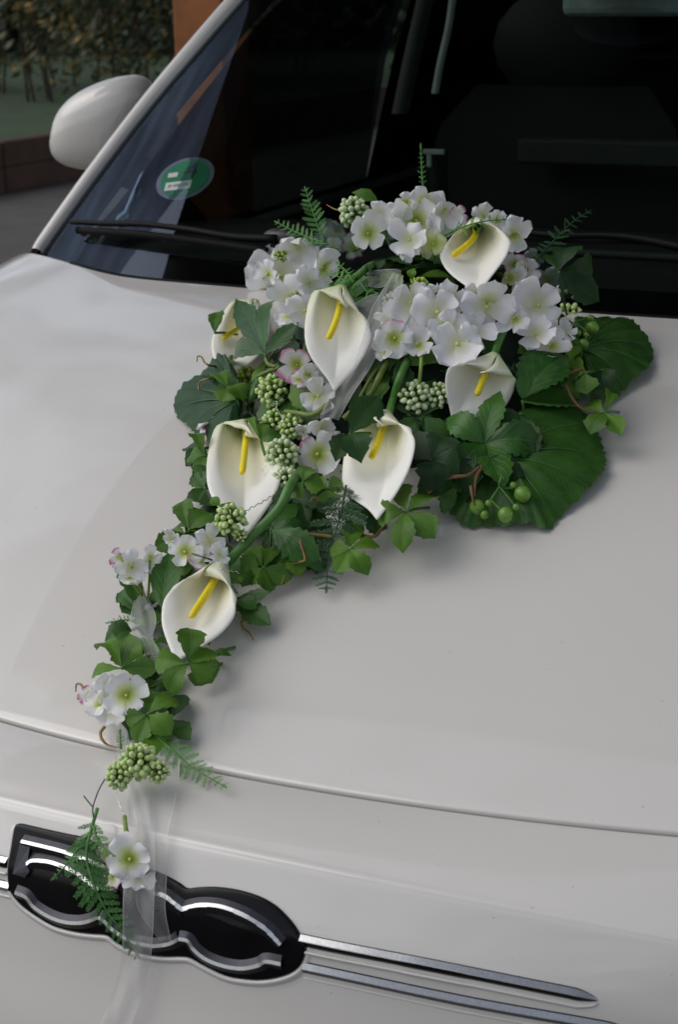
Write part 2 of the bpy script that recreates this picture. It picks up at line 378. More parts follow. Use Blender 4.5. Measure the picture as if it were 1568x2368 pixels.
# emblem plate
OUT = [(8, x, y) for x, y in [(62, 420), (50, 490), (42, 570), (50, 640), (90, 700), (150, 750), (250, 810), (350, 838), (430, 848), (500, 855), (540, 885), (600, 918), (680, 943), (760, 953), (850, 953), (890, 962), (950, 995), (1040, 1038), (1120, 1055), (1220, 1060), (1320, 1040), (1380, 1005), (1410, 950), (1415, 900), (1390, 850), (1350, 790), (1280, 720), (1200, 675), (1100, 645), (1000, 632), (920, 634), (870, 638), (830, 612), (760, 575), (690, 548), (620, 535), (550, 520), (490, 500), (455, 440), (400, 406), (300, 384), (200, 362), (140, 348), (95, 340), (74, 356)]]
emp = [fb(*p, 0, BV) for p in OUT]; ec = sum((p for p, n in emp), V())/len(emp); en = sum((n for p, n in emp), V()).normalized()
ex = (emp[25][0]-emp[0][0]).normalized(); ey = en.cross(ex).normalized(); ex = ey.cross(en)
def e2(P): return (P-ec).dot(ex), (P-ec).dot(ey)
def e3(u, v, h):
    """emblem plane to the curved face of the bumper"""
    P = ec+ex*u+ey*v; p, n, i, t = BV.ray_cast(P+en*.1, -en); n = n if n.dot(en) > 0 else -n; return p+n*h
EO = spl([e2(p) for p, n in emp]+[e2(emp[0][0])], 4)[:-1]
def plate(name, outline, h0, h1, bev, mat, par):
    """prism with a rounded edge over the bumper face"""
    n = len(outline); cx = sum(p[0] for p in outline)/n; cy = sum(p[1] for p in outline)/n; N = []
    for i in range(n):
        a, b = outline[i-1], outline[(i+1) % n]; t = V((b[0]-a[0], b[1]-a[1])).normalized(); N.append((t.y, -t.x))
    ar = sum(outline[i-1][0]*outline[i][1]-outline[i][0]*outline[i-1][1] for i in range(n)); sg = 1 if ar > 0 else -1
    rows = [[e3(p[0], p[1], h0) for p in outline]]
    for k in range(4):
        a = k/3*math.pi/2; ins = bev*(1-math.cos(a)); hh = h1-bev+bev*math.sin(a)
        rows.append([e3(p[0]-sg*q[0]*ins, p[1]-sg*q[1]*ins, hh) for p, q in zip(outline, N)])
    top = [(p[0]-sg*q[0]*bev, p[1]-sg*q[1]*bev) for p, q in zip(outline, N)]
    us_ = [p[0] for p in top]; ul, ur = min(us_), max(us_); vl = top[us_.index(ul)][1]; vr = top[us_.index(ur)][1]
    for k in (.7, .4, .15, 0):
        rows.append([e3(u, (vl+(vr-vl)*(u-ul)/(ur-ul))*(1-k)+v*k, h1) for u, v in top])
    vs = [p for r in rows for p in r]; fs = grid_faces(len(rows), n, True)
    if sg < 0: fs = [tuple(reversed(f)) for f in fs]
    return mesh(name, vs, fs, mat, par, CO)
emblem = plate('emblem', EO, -.004, .0028, .002, M['black'], car); emblem['label'] = 'black emblem plate with chrome numerals 500'
def strips(rows, mats, name, par):
    """each neighbouring pair of columns becomes its own smooth strip, so edges between strips stay crisp"""
    n = len(rows); k = len(rows[0]); vs, fs, fm = [], [], []
    for c in range(k-1):
        o = len(vs); vs += [p for r in rows for p in (r[c], r[c+1])]; f = grid_faces(n, 2, False, o)
        a, b, d = (vs[f[0][i]] for i in (0, 1, 2))
        if (b-a).cross(d-a).dot(en) < 0: f = [tuple(reversed(q)) for q in f]
        fs += f; fm += [c]*len(f)
    for e in (0, n-1):
        o = len(vs); vs += rows[e]; fs.append(tuple(range(o, o+k))); fm.append(0)
    return mesh(name, vs, fs, None, par, CO, mats=mats, fm=fm)
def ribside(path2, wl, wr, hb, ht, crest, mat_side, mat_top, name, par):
    """raised letter stroke: two bevels coloured as dark reflections and a bright crest that leans upwards"""
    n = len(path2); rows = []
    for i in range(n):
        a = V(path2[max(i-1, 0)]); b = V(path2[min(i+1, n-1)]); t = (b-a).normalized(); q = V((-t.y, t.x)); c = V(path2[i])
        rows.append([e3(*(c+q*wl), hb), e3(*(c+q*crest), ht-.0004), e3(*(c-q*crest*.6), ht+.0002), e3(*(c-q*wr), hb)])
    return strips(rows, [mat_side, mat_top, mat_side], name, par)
def stroke(pts, name, lab, wl=.0058, wr=.0058):
    P = spl([e2(fb(*p, 0, BV)[0]) for p in pts], 10)
    o = ribside(P, wl, wr, .0024, .0058, .0015, M['satin'], M['chrome'], name, emblem)  # chrome bevels get a darker metal in place of their dark reflections
    if lab: o['label'] = lab
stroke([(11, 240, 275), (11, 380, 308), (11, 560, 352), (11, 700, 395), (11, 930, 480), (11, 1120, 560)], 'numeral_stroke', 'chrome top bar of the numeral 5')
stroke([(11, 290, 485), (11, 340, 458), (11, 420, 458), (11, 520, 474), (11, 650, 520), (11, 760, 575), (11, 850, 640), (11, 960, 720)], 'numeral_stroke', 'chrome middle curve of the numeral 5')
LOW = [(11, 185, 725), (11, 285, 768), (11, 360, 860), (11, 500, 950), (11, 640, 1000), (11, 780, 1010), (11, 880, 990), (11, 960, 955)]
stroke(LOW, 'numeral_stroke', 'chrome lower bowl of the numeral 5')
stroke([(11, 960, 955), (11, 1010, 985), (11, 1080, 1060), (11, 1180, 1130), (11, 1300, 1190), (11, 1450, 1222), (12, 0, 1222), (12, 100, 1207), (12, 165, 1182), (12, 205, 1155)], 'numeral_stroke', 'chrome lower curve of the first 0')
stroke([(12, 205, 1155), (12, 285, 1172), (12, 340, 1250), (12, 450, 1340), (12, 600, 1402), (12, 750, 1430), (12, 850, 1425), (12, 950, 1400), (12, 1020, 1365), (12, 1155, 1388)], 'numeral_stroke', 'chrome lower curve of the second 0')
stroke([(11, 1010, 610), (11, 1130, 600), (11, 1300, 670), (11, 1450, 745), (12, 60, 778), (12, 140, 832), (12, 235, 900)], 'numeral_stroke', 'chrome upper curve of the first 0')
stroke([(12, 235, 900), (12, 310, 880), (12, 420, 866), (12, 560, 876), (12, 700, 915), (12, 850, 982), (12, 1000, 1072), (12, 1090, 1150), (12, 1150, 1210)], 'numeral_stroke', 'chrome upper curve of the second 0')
FL = [e2(fb(11, x, y, 0, BV)[0]) for x, y in [(225, 290), (160, 560), (280, 595), (325, 545), (300, 490), (318, 355), (330, 300)]]
nf = len(FL); vs = [e3(*p, .0022) for p in FL]+[e3(p[0]*.96+FL[1][0]*.04, p[1]*.96+FL[1][1]*.04, .0050) for p in FL]
fs = [(i, (i+1) % nf, nf+(i+1) % nf, nf+i) for i in range(nf)]+[tuple(range(nf, 2*nf))]
nfo = mesh('numeral_face', vs, fs, M['satin'], emblem, CO, smooth=False); nfo['label'] = 'grey upright of the numeral 5'
# painted lip of the recess round the plate
n_ = len(EO); ring = []
for i in range(n_):
    a, b = EO[i-1], EO[(i+1) % n_]; t = V((b[0]-a[0], b[1]-a[1])).normalized(); q = V((t.y, -t.x)); c = V(EO[i])
    ar = sum(EO[i-1][0]*EO[i][1]-EO[i][0]*EO[i-1][1] for i in range(n_)); sg = 1 if ar > 0 else -1
    lo = max(0., min(1., .45-.75*(q*sg).dot(V((0, 1)))))
    ring.append([e3(*(c+q*sg*o), h) for o, h in ((-.001, -.002), (.0003, -.0008+.0024*lo), (.0014, -.0008+.0034*lo), (.0028, -.0010+.0032*lo), (.0050, .0012*lo-.0010), (.0075, -.0008))])
vs = [p for r in ring for p in r]; fs = [(i*6+j, i*6+j+1, ((i+1) % n_)*6+j+1, ((i+1) % n_)*6+j) for i in range(n_) for j in range(5)]
mesh('recess_lip', vs, fs, M['paint'], emblem, CO)
# chrome bars
def bar(pts, name, lab, tip=True):
    """pts: (z,x,y) on the upper edge, width in mm across"""
    P = [fb(*p, 0, BV) for p in spl_pix(pts)]
    n = len(P); vs = []; fm = []
    for i in range(n):
        p, nn = P[i]; t = (P[min(i+1, n-1)][0]-P[max(i-1, 0)][0]).normalized(); q = nn.cross(t).normalized()
        if q.z > 0: q = -q
        k = i/(n-1); wd = 1
        if tip: wd = min(1, ((1-k)/.16)**.5) if k > .84 else 1
        wd = max(wd, .04); W_ = .0076
        mid = q*(W_*.5)
        for s_, h in ((-.60, -.001), (-.5, .0012), (-.02, .0036), (.05, .0036), (.5, .0006), (.62, -.001)): vs.append(p+mid*(1.0 if not tip else 1)+q*(s_*W_*wd)+nn*h*(wd if h > 0 else 1))
    o = strips([vs[6*i:6*i+6] for i in range(n)], [M['black'], M['chrome'], M['chrome'], M['black'], M['black']], name, car); o['label'] = lab  # lower facet black: the dark reflection in the chrome, put into its colour
    # recess lips in the paint
    for sgn in (1,):
        L = []
        for i in range(n):
            p, nn = P[i]; t = (P[min(i+1, n-1)][0]-P[max(i-1, 0)][0]).normalized(); q = nn.cross(t).normalized(); q = -q if q.z > 0 else q
            k = i/(n-1); wd = max(.06, min(1, ((1-k)/.16)**.5)) if tip and k > .84 else 1
            L.append(p+q*.0044+q*(sgn*(.0062*wd+.0012))-nn*.0006)
        tube('recess_lip', L, .0013, M['paint'], o, CO, 6)
def spl_pix(pts):
    return [(0, x, y) for x, y in spl([Q(*p) for p in pts], 8)]
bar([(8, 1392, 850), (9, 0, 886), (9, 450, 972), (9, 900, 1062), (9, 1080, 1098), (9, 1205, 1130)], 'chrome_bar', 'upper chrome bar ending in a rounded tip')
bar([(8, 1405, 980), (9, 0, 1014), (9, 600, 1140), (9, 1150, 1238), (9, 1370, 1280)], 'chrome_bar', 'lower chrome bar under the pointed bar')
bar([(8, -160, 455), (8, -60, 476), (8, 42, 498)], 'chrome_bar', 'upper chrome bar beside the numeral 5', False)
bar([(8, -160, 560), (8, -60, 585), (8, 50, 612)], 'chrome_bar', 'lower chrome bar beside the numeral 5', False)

# windscreen, pillars, cowl
WS0, WSL = .94, 1.36                            # base of the glass on the centre line, run per metre of rise
def wsx(x, z): return V((x, WS0+WSL*(z-1.06)+.16*x*x+.35*max(0, abs(x)-.55)**2*3, z))
def wpt(px, py, off=0):
    d = ray(px, py); t = 1.5
    for _ in range(40):
        X = CAM+d*t; g = X.y-wsx(X.x, X.z).y; t -= g/max(.2, d.y-WSL*d.z)*.9
    n = V((0, -1, WSL)).normalized(); dn = d.normalized(); return CAM+d*t-dn*(off/max(.3, -n.dot(dn)))
wn = V((0, -1, WSL)).normalized()
# left edge of the glass follows the pillar
PL = [wpt(*Q(1, x, y)) for x, y in [(196, 1172), (236, 1108), (440, 825), (690, 500), (910, 240), (1120, 0)]]
PLs = spl([tuple(p) for p in PL], 6); dl = (PL[-1]-PL[-3]).normalized()
PLs += [tuple(PL[-1]+dl*k) for k in (.08, .16, .24, .34, .44)]
zt = PLs[-1][2]
def edge(z):
    for a, b in zip(PLs, PLs[1:]):
        if a[2] <= z <= b[2]: k = (z-a[2])/(b[2]-a[2]); return a[0]+(b[0]-a[0])*k
    return PLs[0][0] if z < PLs[0][2] else PLs[-1][0]
zs = np.linspace(1.03, zt, 40); us = np.linspace(-1, 1, 41)
wsv = [wsx(-u*edge(z), z) for z in zs for u in us]
windscreen = mesh('windscreen', wsv, grid_faces(40, 41), M['glass'], car, CO); windscreen['label'] = 'dark tinted windscreen'
# black printed border down the left and right edges and along the foot
for sgn, nm in ((-1, 'l'), (1, 'r')):
    rows = []
    for z in np.linspace(1.03, zt, 60):
        e = -edge(z); wd = .075-.025*(z-1.03)/(zt-1.03)
        rows.append([wsx(sgn*(e-wd*k), z)-wn*.004 for k in (0, .35, .7, 1)])
    mesh('printed_border', [p for r in rows for p in r], grid_faces(60, 4), M['black'], windscreen, CO)
mesh('printed_border', [wsx(-u*edge(z)*.999, z)-wn*.0045 for z in (1.03, 1.06, 1.085) for u in us], grid_faces(3, 41), M['black'], windscreen, CO)
# pillars
for sgn in (-1, 1):
    rows = []
    for i, p in enumerate(PLs):
        p = V(p); t = (V(PLs[min(i+1, len(PLs)-1)])-V(PLs[max(i-1, 0)])).normalized(); s = V((-1, .1, 0)); s = (s-t*s.dot(t)).normalized(); nn = t.cross(s); nn = nn if nn.z > 0 else -nn
        k = i/len(PLs); wd = .020+.012*k
        r = [p-nn*.012, p+nn*.006+s*.001, p+nn*.010+s*wd*.3, p+nn*.009+s*wd*.65, p+nn*.001+s*wd, p-nn*.02+s*(wd+.006), p-nn*.06+s*(wd+.008)]
        if sgn > 0: r = [V((-q.x, q.y, q.z)) for q in r]
        rows.append(r)
    fs = grid_faces(len(rows), 7); mesh('windscreen_pillar', [p for r in rows for p in r], fs, M['paint'], car, CO)
    tube('door_seal', [rows[i][5]+V((0, .004, 0)) for i in range(0, len(rows), 2)], .007, M['rubber'], car, CO)
# cowl panel between the bonnet and the glass
uw = np.linspace(-.97, .97, 49)
def cowl(k, u):
    x = .715*u; a = bon(.885, x)+V((0, -.004, -.008)); b = wsx(x, 1.058)+V((0, .01, -.012)); c = (a+b)/2+V((0, 0, -.012)); 
    return a*(1-k)**2+c*2*k*(1-k)+b*k*k
cowlo = mesh('cowl_panel', [cowl(k, u) for k in np.linspace(0, 1, 9) for u in uw], grid_faces(9, 49), M['trim'], car, CO)
for x0 in np.arange(-.05, .60, .022):
    P = [cowl(k, (x0)/.715)+V((0, 0, .004)) for k in np.linspace(.25, .85, 6)]
    tube('grille_slat', P, .004, M['rubber'], cowlo, CO, 5)
tube('bonnet_seal', [cowl(0, u)+V((0, .006, .004)) for u in uw], .006, M['rubber'], car, CO)
# wipers
def wiper(armpx, bladepx, lab, off=.012):
    A = [wpt(*Q(*p), off+.008) for p in armpx]; Bp = [wpt(*Q(*p), off) for p in bladepx]
    o = tube('wiper', spl([tuple(p) for p in A], 5), [.0058-.0018*min(1, i/12) for i in range(5*(len(A)-1)+1)], M['black2'], car, CO); o['label'] = lab
    b = spl([tuple(p) for p in Bp], 6); n = len(b)
    vs = []
    for i, p in enumerate(b):
        p = V(p); 
        for dz, dn in ((-.005, 0), (-.004, .006), (.002, .007), (.005, .001)): vs.append(p+V((0, WSL, 1)).normalized()*dz+wn*dn)
    mesh('wiper_blade', vs, grid_faces(n, 4)+[(0, 1, 2, 3), tuple(4*(n-1)+k for k in range(4))], M['rubber'], o, CO)
    return o
W1 = wiper([(0, 640, 553), (0, 540, 548), (0, 430, 530), (0, 330, 519), (0, 240, 517), (0, 165, 513)], [(0, 180, 535), (0, 260, 540), (0, 360, 548), (0, 470, 562), (0, 620, 583)], 'black wiper lying beside the printed windscreen edge')
W2 = wiper([(0, 1590, 575), (0, 1480, 553), (0, 1400, 545), (0, 1300, 545), (0, 1240, 540), (0, 1190, 533)], [(0, 1200, 548), (0, 1350, 556), (0, 1500, 560), (0, 1600, 580)], 'black wiper lying behind the dark fern spray')
P = wpt(650, 550, .012); mesh('washer_nozzle', *ball_geo(P, .017, 8, 12, (1.5, .7, .7)), M['trim'], car, CO)
# emission badge on the inside of the glass
bc = wpt(428, 413, -.002); tx = V((1, 0, 0)); tx = (tx-wn*tx.dot(wn)).normalized(); ty = wn.cross(tx)
ang = RAD(12); tx, ty = tx*math.cos(ang)+ty*math.sin(ang), ty*math.cos(ang)-tx*math.sin(ang)
def disc(r, off, n=48): return [bc+wn*off+(tx*math.cos(2*math.pi*i/n)+ty*math.sin(2*math.pi*i/n))*r for i in range(n)]
b0 = mesh('emission_badge', disc(.0415, 0), [tuple(range(48))], M['rim'], windscreen, CO, smooth=False); b0['label'] = 'round green emission badge with a large 4 and white box'
mesh('badge_disc', disc(.035, .0006), [tuple(range(48))], M['green'], b0, CO, smooth=False)
def bq(x0, x1, y0, y1, off): return [bc+wn*off+tx*x+ty*y for x, y in ((x0, y0), (x1, y0), (x1, y1), (x0, y1))]
mesh('badge_field', bq(-.026, .012, -.022, -.006, .0011), [(0, 1, 2, 3)], M['white'], b0, CO, smooth=False)
mesh('badge_field', bq(-.026, -.012, .004, .013, .0011), [(0, 1, 2, 3)], M['white'], b0, CO, smooth=False)
def text(s, size, mat, par, org, P, X, Y, N):
    c = bpy.data.curves.new('lettering', 'FONT'); c.body = s; c.size = size; c.align_x = 'CENTER'; c.align_y = 'CENTER'
    o = bpy.data.objects.new('lettering', c); COL.objects.link(o); dg = bpy.context.evaluated_depsgraph_get(); me = bpy.data.meshes.new_from_object(o.evaluated_get(dg))
    bpy.data.objects.remove(o); me.materials.clear(); me.materials.append(mat)
    for v in me.vertices: v.co = P+X*v.co.x+Y*v.co.y-org
    q = bpy.data.objects.new('lettering', me); COL.objects.link(q); q.parent = par; return q
text('4', .042, M['ink'], b0, CO, bc+wn*.0014+tx*.006+ty*.012, tx, ty, wn)
text('EI 500 ME', .0072, M['ink'], b0, CO, bc+wn*.0016-tx*.007-ty*.014, tx, ty, wn)
# fenders, doors, cabin
for sgn in (-1, 1):
    rows = []
    for yp in [.11, .2, .3, .4, .5, .6, .7, .8, .885]:
        p = bon(yp, -.90); p2 = V((-.915, p.y+.02, p.z-.035)); p3 = V((-.925, p.y+.04, p.z-.13)); p4 = V((-.925, p.y+.04, .72)); p5 = V((-.90, p.y+.03, .66))
        rows.append([p, (p+p2)/2+V((-.006, 0, .012)), p2, p3, p4, p5])
    yb = rows[-1][0].y
    for y in (yb+.12, yb+.25):                   # the fender runs back to the door below the pillar
        q = [V((v.x, v.y+(y-yb), v.z)) for v in rows[8]]; rows.append(q)
    rows = [[V((-sgn*v.x if sgn > 0 else v.x, v.y, v.z)) for v in r] for r in rows]
    mesh('fender', [p for r in rows for p in r], grid_faces(len(rows), 6), M['paint'], car, CO)
    # door and sill
    X0 = .86*sgn
    mesh('door', [V((X0*k, y, z)) for y in (1.28, 1.8, 2.4, 3.0, 3.6) for k, z in ((.955, 1.02), (.99, .96), (1.015, .80), (1.02, .6), (.99, .35), (.93, .24))], grid_faces(5, 6), M['paint'], car, CO)
    mesh('side_window', [V((X0*k, y, z)) for y, zz in ((1.20, 1.03), (1.32, 1.10), (1.46, 1.20), (1.66, 1.34), (1.9, 1.46), (2.3, 1.50)) for k, z in ((.955, 1.01), (.90, (1.01+zz)/2), (.965-(zz-1.0)*.32, zz))], grid_faces(6, 3), M['sglass'], car, CO)
    mesh('rear_side_panel', [V((X0*k, y, z)) for y in (2.3, 2.9, 3.6) for k, z in ((.955, 1.01), (.88, 1.26), (.76, 1.56))], grid_faces(3, 3), M['black'], car, CO)
    for yw in (.62, 3.05):
        t = thing('wheel', '', '', (0, 0, 0)); del t['label']; del t['category']; t.parent = car; t.location = (.76*sgn, yw-1.6, .31)
        pr = [(.19, -.09), (.27, -.1), (.305, -.08), (.31, 0), (.305, .08), (.27, .1), (.19, .09)]
        vs = [(y_, r*math.cos(a), r*math.sin(a)) for a in np.linspace(0, 2*math.pi, 33)[:-1] for r, y_ in pr]
        fs = [(i*7+j, ((i+1) % 32)*7+j, ((i+1) % 32)*7+j+1, i*7+j+1) for i in range(32) for j in range(6)]
        mesh('tyre', vs, fs, M['tyre'], t)
        vs = [(y_, r*math.cos(a), r*math.sin(a)) for a in np.linspace(0, 2*math.pi, 33)[:-1] for r, y_ in ((.195, .07*sgn), (.17, .05*sgn), (.05, .06*sgn), (.001, .065*sgn))]
        mesh('rim', vs, [(i*4+j, ((i+1) % 32)*4+j, ((i+1) % 32)*4+j+1, i*4+j+1) for i in range(32) for j in range(3)], M['satin'], t)
rz = zt; ry = wsx(0, zt).y
mesh('roof', [V((x, y, z-.08*x*x)) for y, z in ((ry-.01, rz+.005), (ry+.25, rz+.06), (ry+.8, rz+.08), (ry+1.5, rz+.02), (3.55, rz-.10)) for x in np.linspace(-.70, .70, 15)], grid_faces(5, 15), M['paint'], car, CO)
mesh('headlining', [V((x, y, z-.08*x*x)) for y, z in ((ry-.005, rz-.01), (ry+.25, rz+.03), (ry+.8, rz+.05), (3.5, rz-.12)) for x in np.linspace(-.69, .69, 9)], grid_faces(4, 9), M['inter'], car, CO)
mesh('tailgate', [V((x, y, z)) for y, z in ((3.56, rz-.09), (3.75, 1.1), (3.8, .7), (3.75, .3)) for x in (-.8, -.3, .3, .8)], grid_faces(4, 4), M['paint'], car, CO)
mesh('cabin_floor', [V((x, y, z)) for y, z in ((.95, .55), (1.1, .32), (3.7, .32)) for x in (-.85, .85)], grid_faces(3, 2), M['inter'], car, CO)
mesh('rear_lining', [V((x, y, z)) for y, z in ((3.40, rz+.02), (3.50, 1.2), (3.55, .34)) for x in (-.82, 0, .82)], grid_faces(3, 3), M['inter'], car, CO)
for sgn in (-1, 1): mesh('door_lining', [V((sgn*x, y, z)) for y in (.93, 1.2, 2.2, 3.6) for x, z in ((.80, 1.0 if y > 1 else .96), (.80, .9), (.80, .4))], grid_faces(4, 3), M['inter'], car, CO)
def dashf(k, x):
    P = [(1.02, 1.035), (1.20, 1.055), (1.42, 1.065), (1.55, 1.055), (1.60, 1.0), (1.60, .75), (1.55, .55)]
    y, z = P[k]; return V((x, y+.1*x*x, z-.03*x*x))
dash = mesh('dashboard', [dashf(k, x) for k in range(7) for x in np.linspace(-.80, .80, 21)], grid_faces(7, 21), M['inter'], car, CO)
tube('dashboard_vent', [V((x, 1.30+.1*x*x, 1.064-.03*x*x)) for x in np.linspace(-.45, .6, 20)], .006, M['inter2'], dash, CO)
def seat(x, y):
    o = mesh('seat', [V((x+sx_*wd, y+dy+.03*abs(sx_), z)) for dy, z, wd in ((0, .62, .25), (-.02, .75, .26), (.06, 1.0, .25), (.12, 1.15, .22), (.15, 1.22, .16), (.20, 1.20, .16), (.22, .7, .24)) for sx_ in np.linspace(-1, 1, 7)], grid_faces(7, 7), M['inter'], car, CO)
    vs, fs = ball_geo((x, y+.2, 1.29), .12, 8, 14, (1.15, .5, .85)); mesh('headrest', vs, fs, M['inter'], o, CO)
    box('seat_cushion', (x-.25, y-.45, .45), (x+.25, y+.05, .62), M['inter'], o, CO, .05)
seat(-.36, 1.95); seat(.36, 1.95)
rs = box('rear_bench', (-.62, 2.95, .6), (.62, 3.15, 1.22), M['inter'], car, CO, .06)
box('parcel_shelf', (-.55, 3.0, 1.19), (.62, 3.5, 1.23), M['inter2'], rs, CO, .01)
# grey strip seen behind the dashboard
a = CAM+ray(1195, 350)*2.9; b = CAM+ray(1640, 350)*2.9
box('cabin_strip', a+V((0, 0, -.022)), V((b.x, a.y+.04, a.z+.022)), M['inter2'], rs, CO, .006)
# seat belt with tongue
bl = [CAM+ray(*p)*2.75 for p in ((1052, -40), (1038, 60), (1018, 150), (1006, 218))]
def strap(name, P, wd, mat, par, org): 
    s = cr*wd; P = [V(p) for p in spl([tuple(p) for p in P], 5)]; mesh(name, [q for p in P for q in (p-s, p+s, p+s-cf*.003, p-s-cf*.003)], grid_faces(len(P), 4, True), mat, par, org)
strap('seat_belt', bl, .006, M['visor'], car, CO)
bl = [CAM+ray(*p)*2.7 for p in ((990, -30), (965, 80), (945, 170), (925, 265))]; strap('seat_belt', bl, .014, M['inter2'], car, CO)
bt = CAM+ray(1004, 352)*2.6
box('belt_tongue', bt-V((.018, .004, .004)), bt+V((.018, .004, .004)), M['visor'], car, CO, .002)
box('belt_tongue', bt-V((.012, .003, .024)), bt+V((-.004, .003, 0)), M['visor'], car, CO, .002)
strap('seat_belt', [bt+V((0, .02, 0)), bt+V((.0, .03, -.25)), bt+V((0, .05, -.5))], .014, M['inter'], car, CO)
# rear-view mirror and its grey shroud
mc = CAM+ray(1440, -45)*2.15
box('mirror_shroud', mc+V((-.095, .04, -.048)), mc+V((.15, .07, .12)), M['visor'], car, CO, .012)
vs, fs = ball_geo(mc+V((-.01, 0, .025)), .05, 8, 16, (1.5, .5, .75)); mesh('rear_view_mirror', vs, fs, M['inter'], car, CO)
tube('steering_wheel', [V((.38+.18*math.cos(a), 1.72+.07*math.sin(a), .98+.17*math.sin(a))) for a in np.linspace(0, 2*math.pi, 33)], .014, M['inter'], car, CO)
# door mirror
mm = CAM+ray(246, 288)*2.72
def mshell(u, v):
    a = math.pi*u; b = 2*math.pi*v; x = -math.cos(a); x = math.copysign(abs(x)**.9, x); s = max(0, math.sin(a))**.56
    # x along the car's width, y forward: bulging shell with a flat back
    yy = math.copysign(abs(math.cos(b))**.85, math.cos(b))*s; zz = math.copysign(abs(math.sin(b))**.72, math.sin(b))*s
    yy = yy*.30 if yy > 0 else yy*1.0
    return mm+V((x*.078+.020*zz, yy*.074+.012*x, zz*(.074+.010*x)+.010*x))
mir = mesh('door_mirror', [mshell(u, v) for u in np.linspace(.0, 1, 21) for v in np.linspace(0, 1, 29)[:-1]], grid_faces(21, 28, True), M['paint'], car, CO); mir['label'] = 'white rounded door mirror beside the pillar'
mesh('mirror_glass', [mm+V((.070*math.cos(a), .027, .064*math.sin(a))) for a in np.linspace(0, 2*math.pi, 33)[:-1]], [tuple(range(32))], M['mglass'], mir, CO, smooth=False)
tube('mirror_foot', [mm+V((.03, .0, -.066)), mm+V((.08, .0, -.088)), V((-.80, mm.y+.02, 1.02))], [.035, .03, .03], M['rubber'], mir, CO, 10)

# ------------------------------------------------------------------ carport and garden
cp0 = CAM+ray(488, 60)*4.2; px0, py0 = cp0.x, cp0.y
carport = thing('carport', 'open timber carport with orange brown post and boarded roof', 'carport', (px0, py0, 0)); KO = V((px0, py0, 0))
RX0, RX1, RY0, RY1 = px0-.12, 2.9, .80, 6.5
for x, y in ((px0, py0), (2.7, py0), (px0, 6.2), (2.7, 6.2)): box('post', (x-.07, y-.07, 0), (x+.07, y+.07, 2.36), M['wood'], carport, KO, .006)
for x in (px0, 2.7): box('beam', (x-.06, RY0, 2.36), (x+.06, RY1, 2.54), M['wood'], carport, KO, .006)
for y in np.arange(RY0+.08, RY1, .68): box('rafter', (RX0, y-.04, 2.54), (RX1, y+.04, 2.70), M['woodroof'], carport, KO, .004)
y = RY0
while y < RY1:
    box('roof_board', (RX0, y, 2.702), (RX1, min(y+.137, RY1), 2.724), M['woodroof'], carport, KO); y += .14
# low timber edging, lawn, shrubs behind it
e0 = gp(0, 447); e1 = gp(210, 409); ed = (e1-e0); ed.z = 0; ed.normalize(); en2 = V((-ed.y, ed.x, 0))
rot = Matrix.Rotation(math.atan2(ed.y, ed.x), 3, 'Z')
edg = thing('timber_edging', 'low dark red brown timber edging along the lawn', 'edging', e0); 
for k in range(-2, 4):
    for j in range(2):
        c = e0+ed*(k*2.0+1.0)+V((0, 0, .085+j*.172)); box('sleeper', c-V((.995, .06, .085)), c+V((.995, .06, .085)), M['wooddark'], edg, e0, .01, rot)
lw = [e0-ed*30+en2*.08, e0+ed*40+en2*.08, e0+ed*40+en2*40, e0-ed*30+en2*40]
struct(mesh('lawn', [p+V((0, 0, .30)) for p in lw], [(0, 1, 2, 3)], M['lawn'], smooth=False))
def shrub(c, w_, h, nl, mats, lab, z0, stems, lr=.05):
    t = thing('shrub', lab, 'shrub', c, 'shrubs at the back of the lawn')
    R = random.Random(int(c.x*991+c.y*77)); L = []
    for k in range(stems):
        a = R.uniform(0, 6.28); b = V((R.uniform(-.35, .35)*w_, R.uniform(-.2, .2)*w_, 0)); tp = V((b.x*1.8+R.uniform(-.3, .3), b.y+R.uniform(-.3, .3), h*R.uniform(.6, .95)))
        L.append(([c+b, c+b*.8+tp*.4+V((R.uniform(-.1, .1), 0, 0)), c+tp], [.013, .009, .004]))
    tubes('stem', L, M['bark'], t, c, 6)
    vs, fs, fm = [], [], []
    cl = [(V((R.gauss(0, .42)*w_, R.gauss(0, .3)*w_, R.uniform(z0, h))), R.uniform(.18, .4)) for _ in range(34)]
    for k in range(nl):
        q, rr = R.choice(cl); p = q+V((R.gauss(0, rr), R.gauss(0, rr), R.gauss(0, rr)))
        if p.z < .04: continue
        s = lr*R.uniform(.6, 1.4); n = V((R.gauss(0, 1), R.gauss(0, 1), R.gauss(0, 1)+.4)).normalized(); a = n.orthogonal().normalized(); b = n.cross(a)
        i = len(vs); p = p+c; vs += [p-a*s, p+b*s*.45, p+a*s, p-b*s*.45]; fs.append((i, i+1, i+2, i+3)); fm.append(R.choices(range(len(mats)), [6, 3, 1][:len(mats)])[0])
    o = mesh('foliage', vs, fs, None, t, c, smooth=False, mats=mats, fm=fm); o['kind'] = 'stuff'
def gr(px, dist): d = ray(px, 0); d = V((d.x, d.y, 0)).normalized(); return V((CAM.x, CAM.y, .30))+d*dist
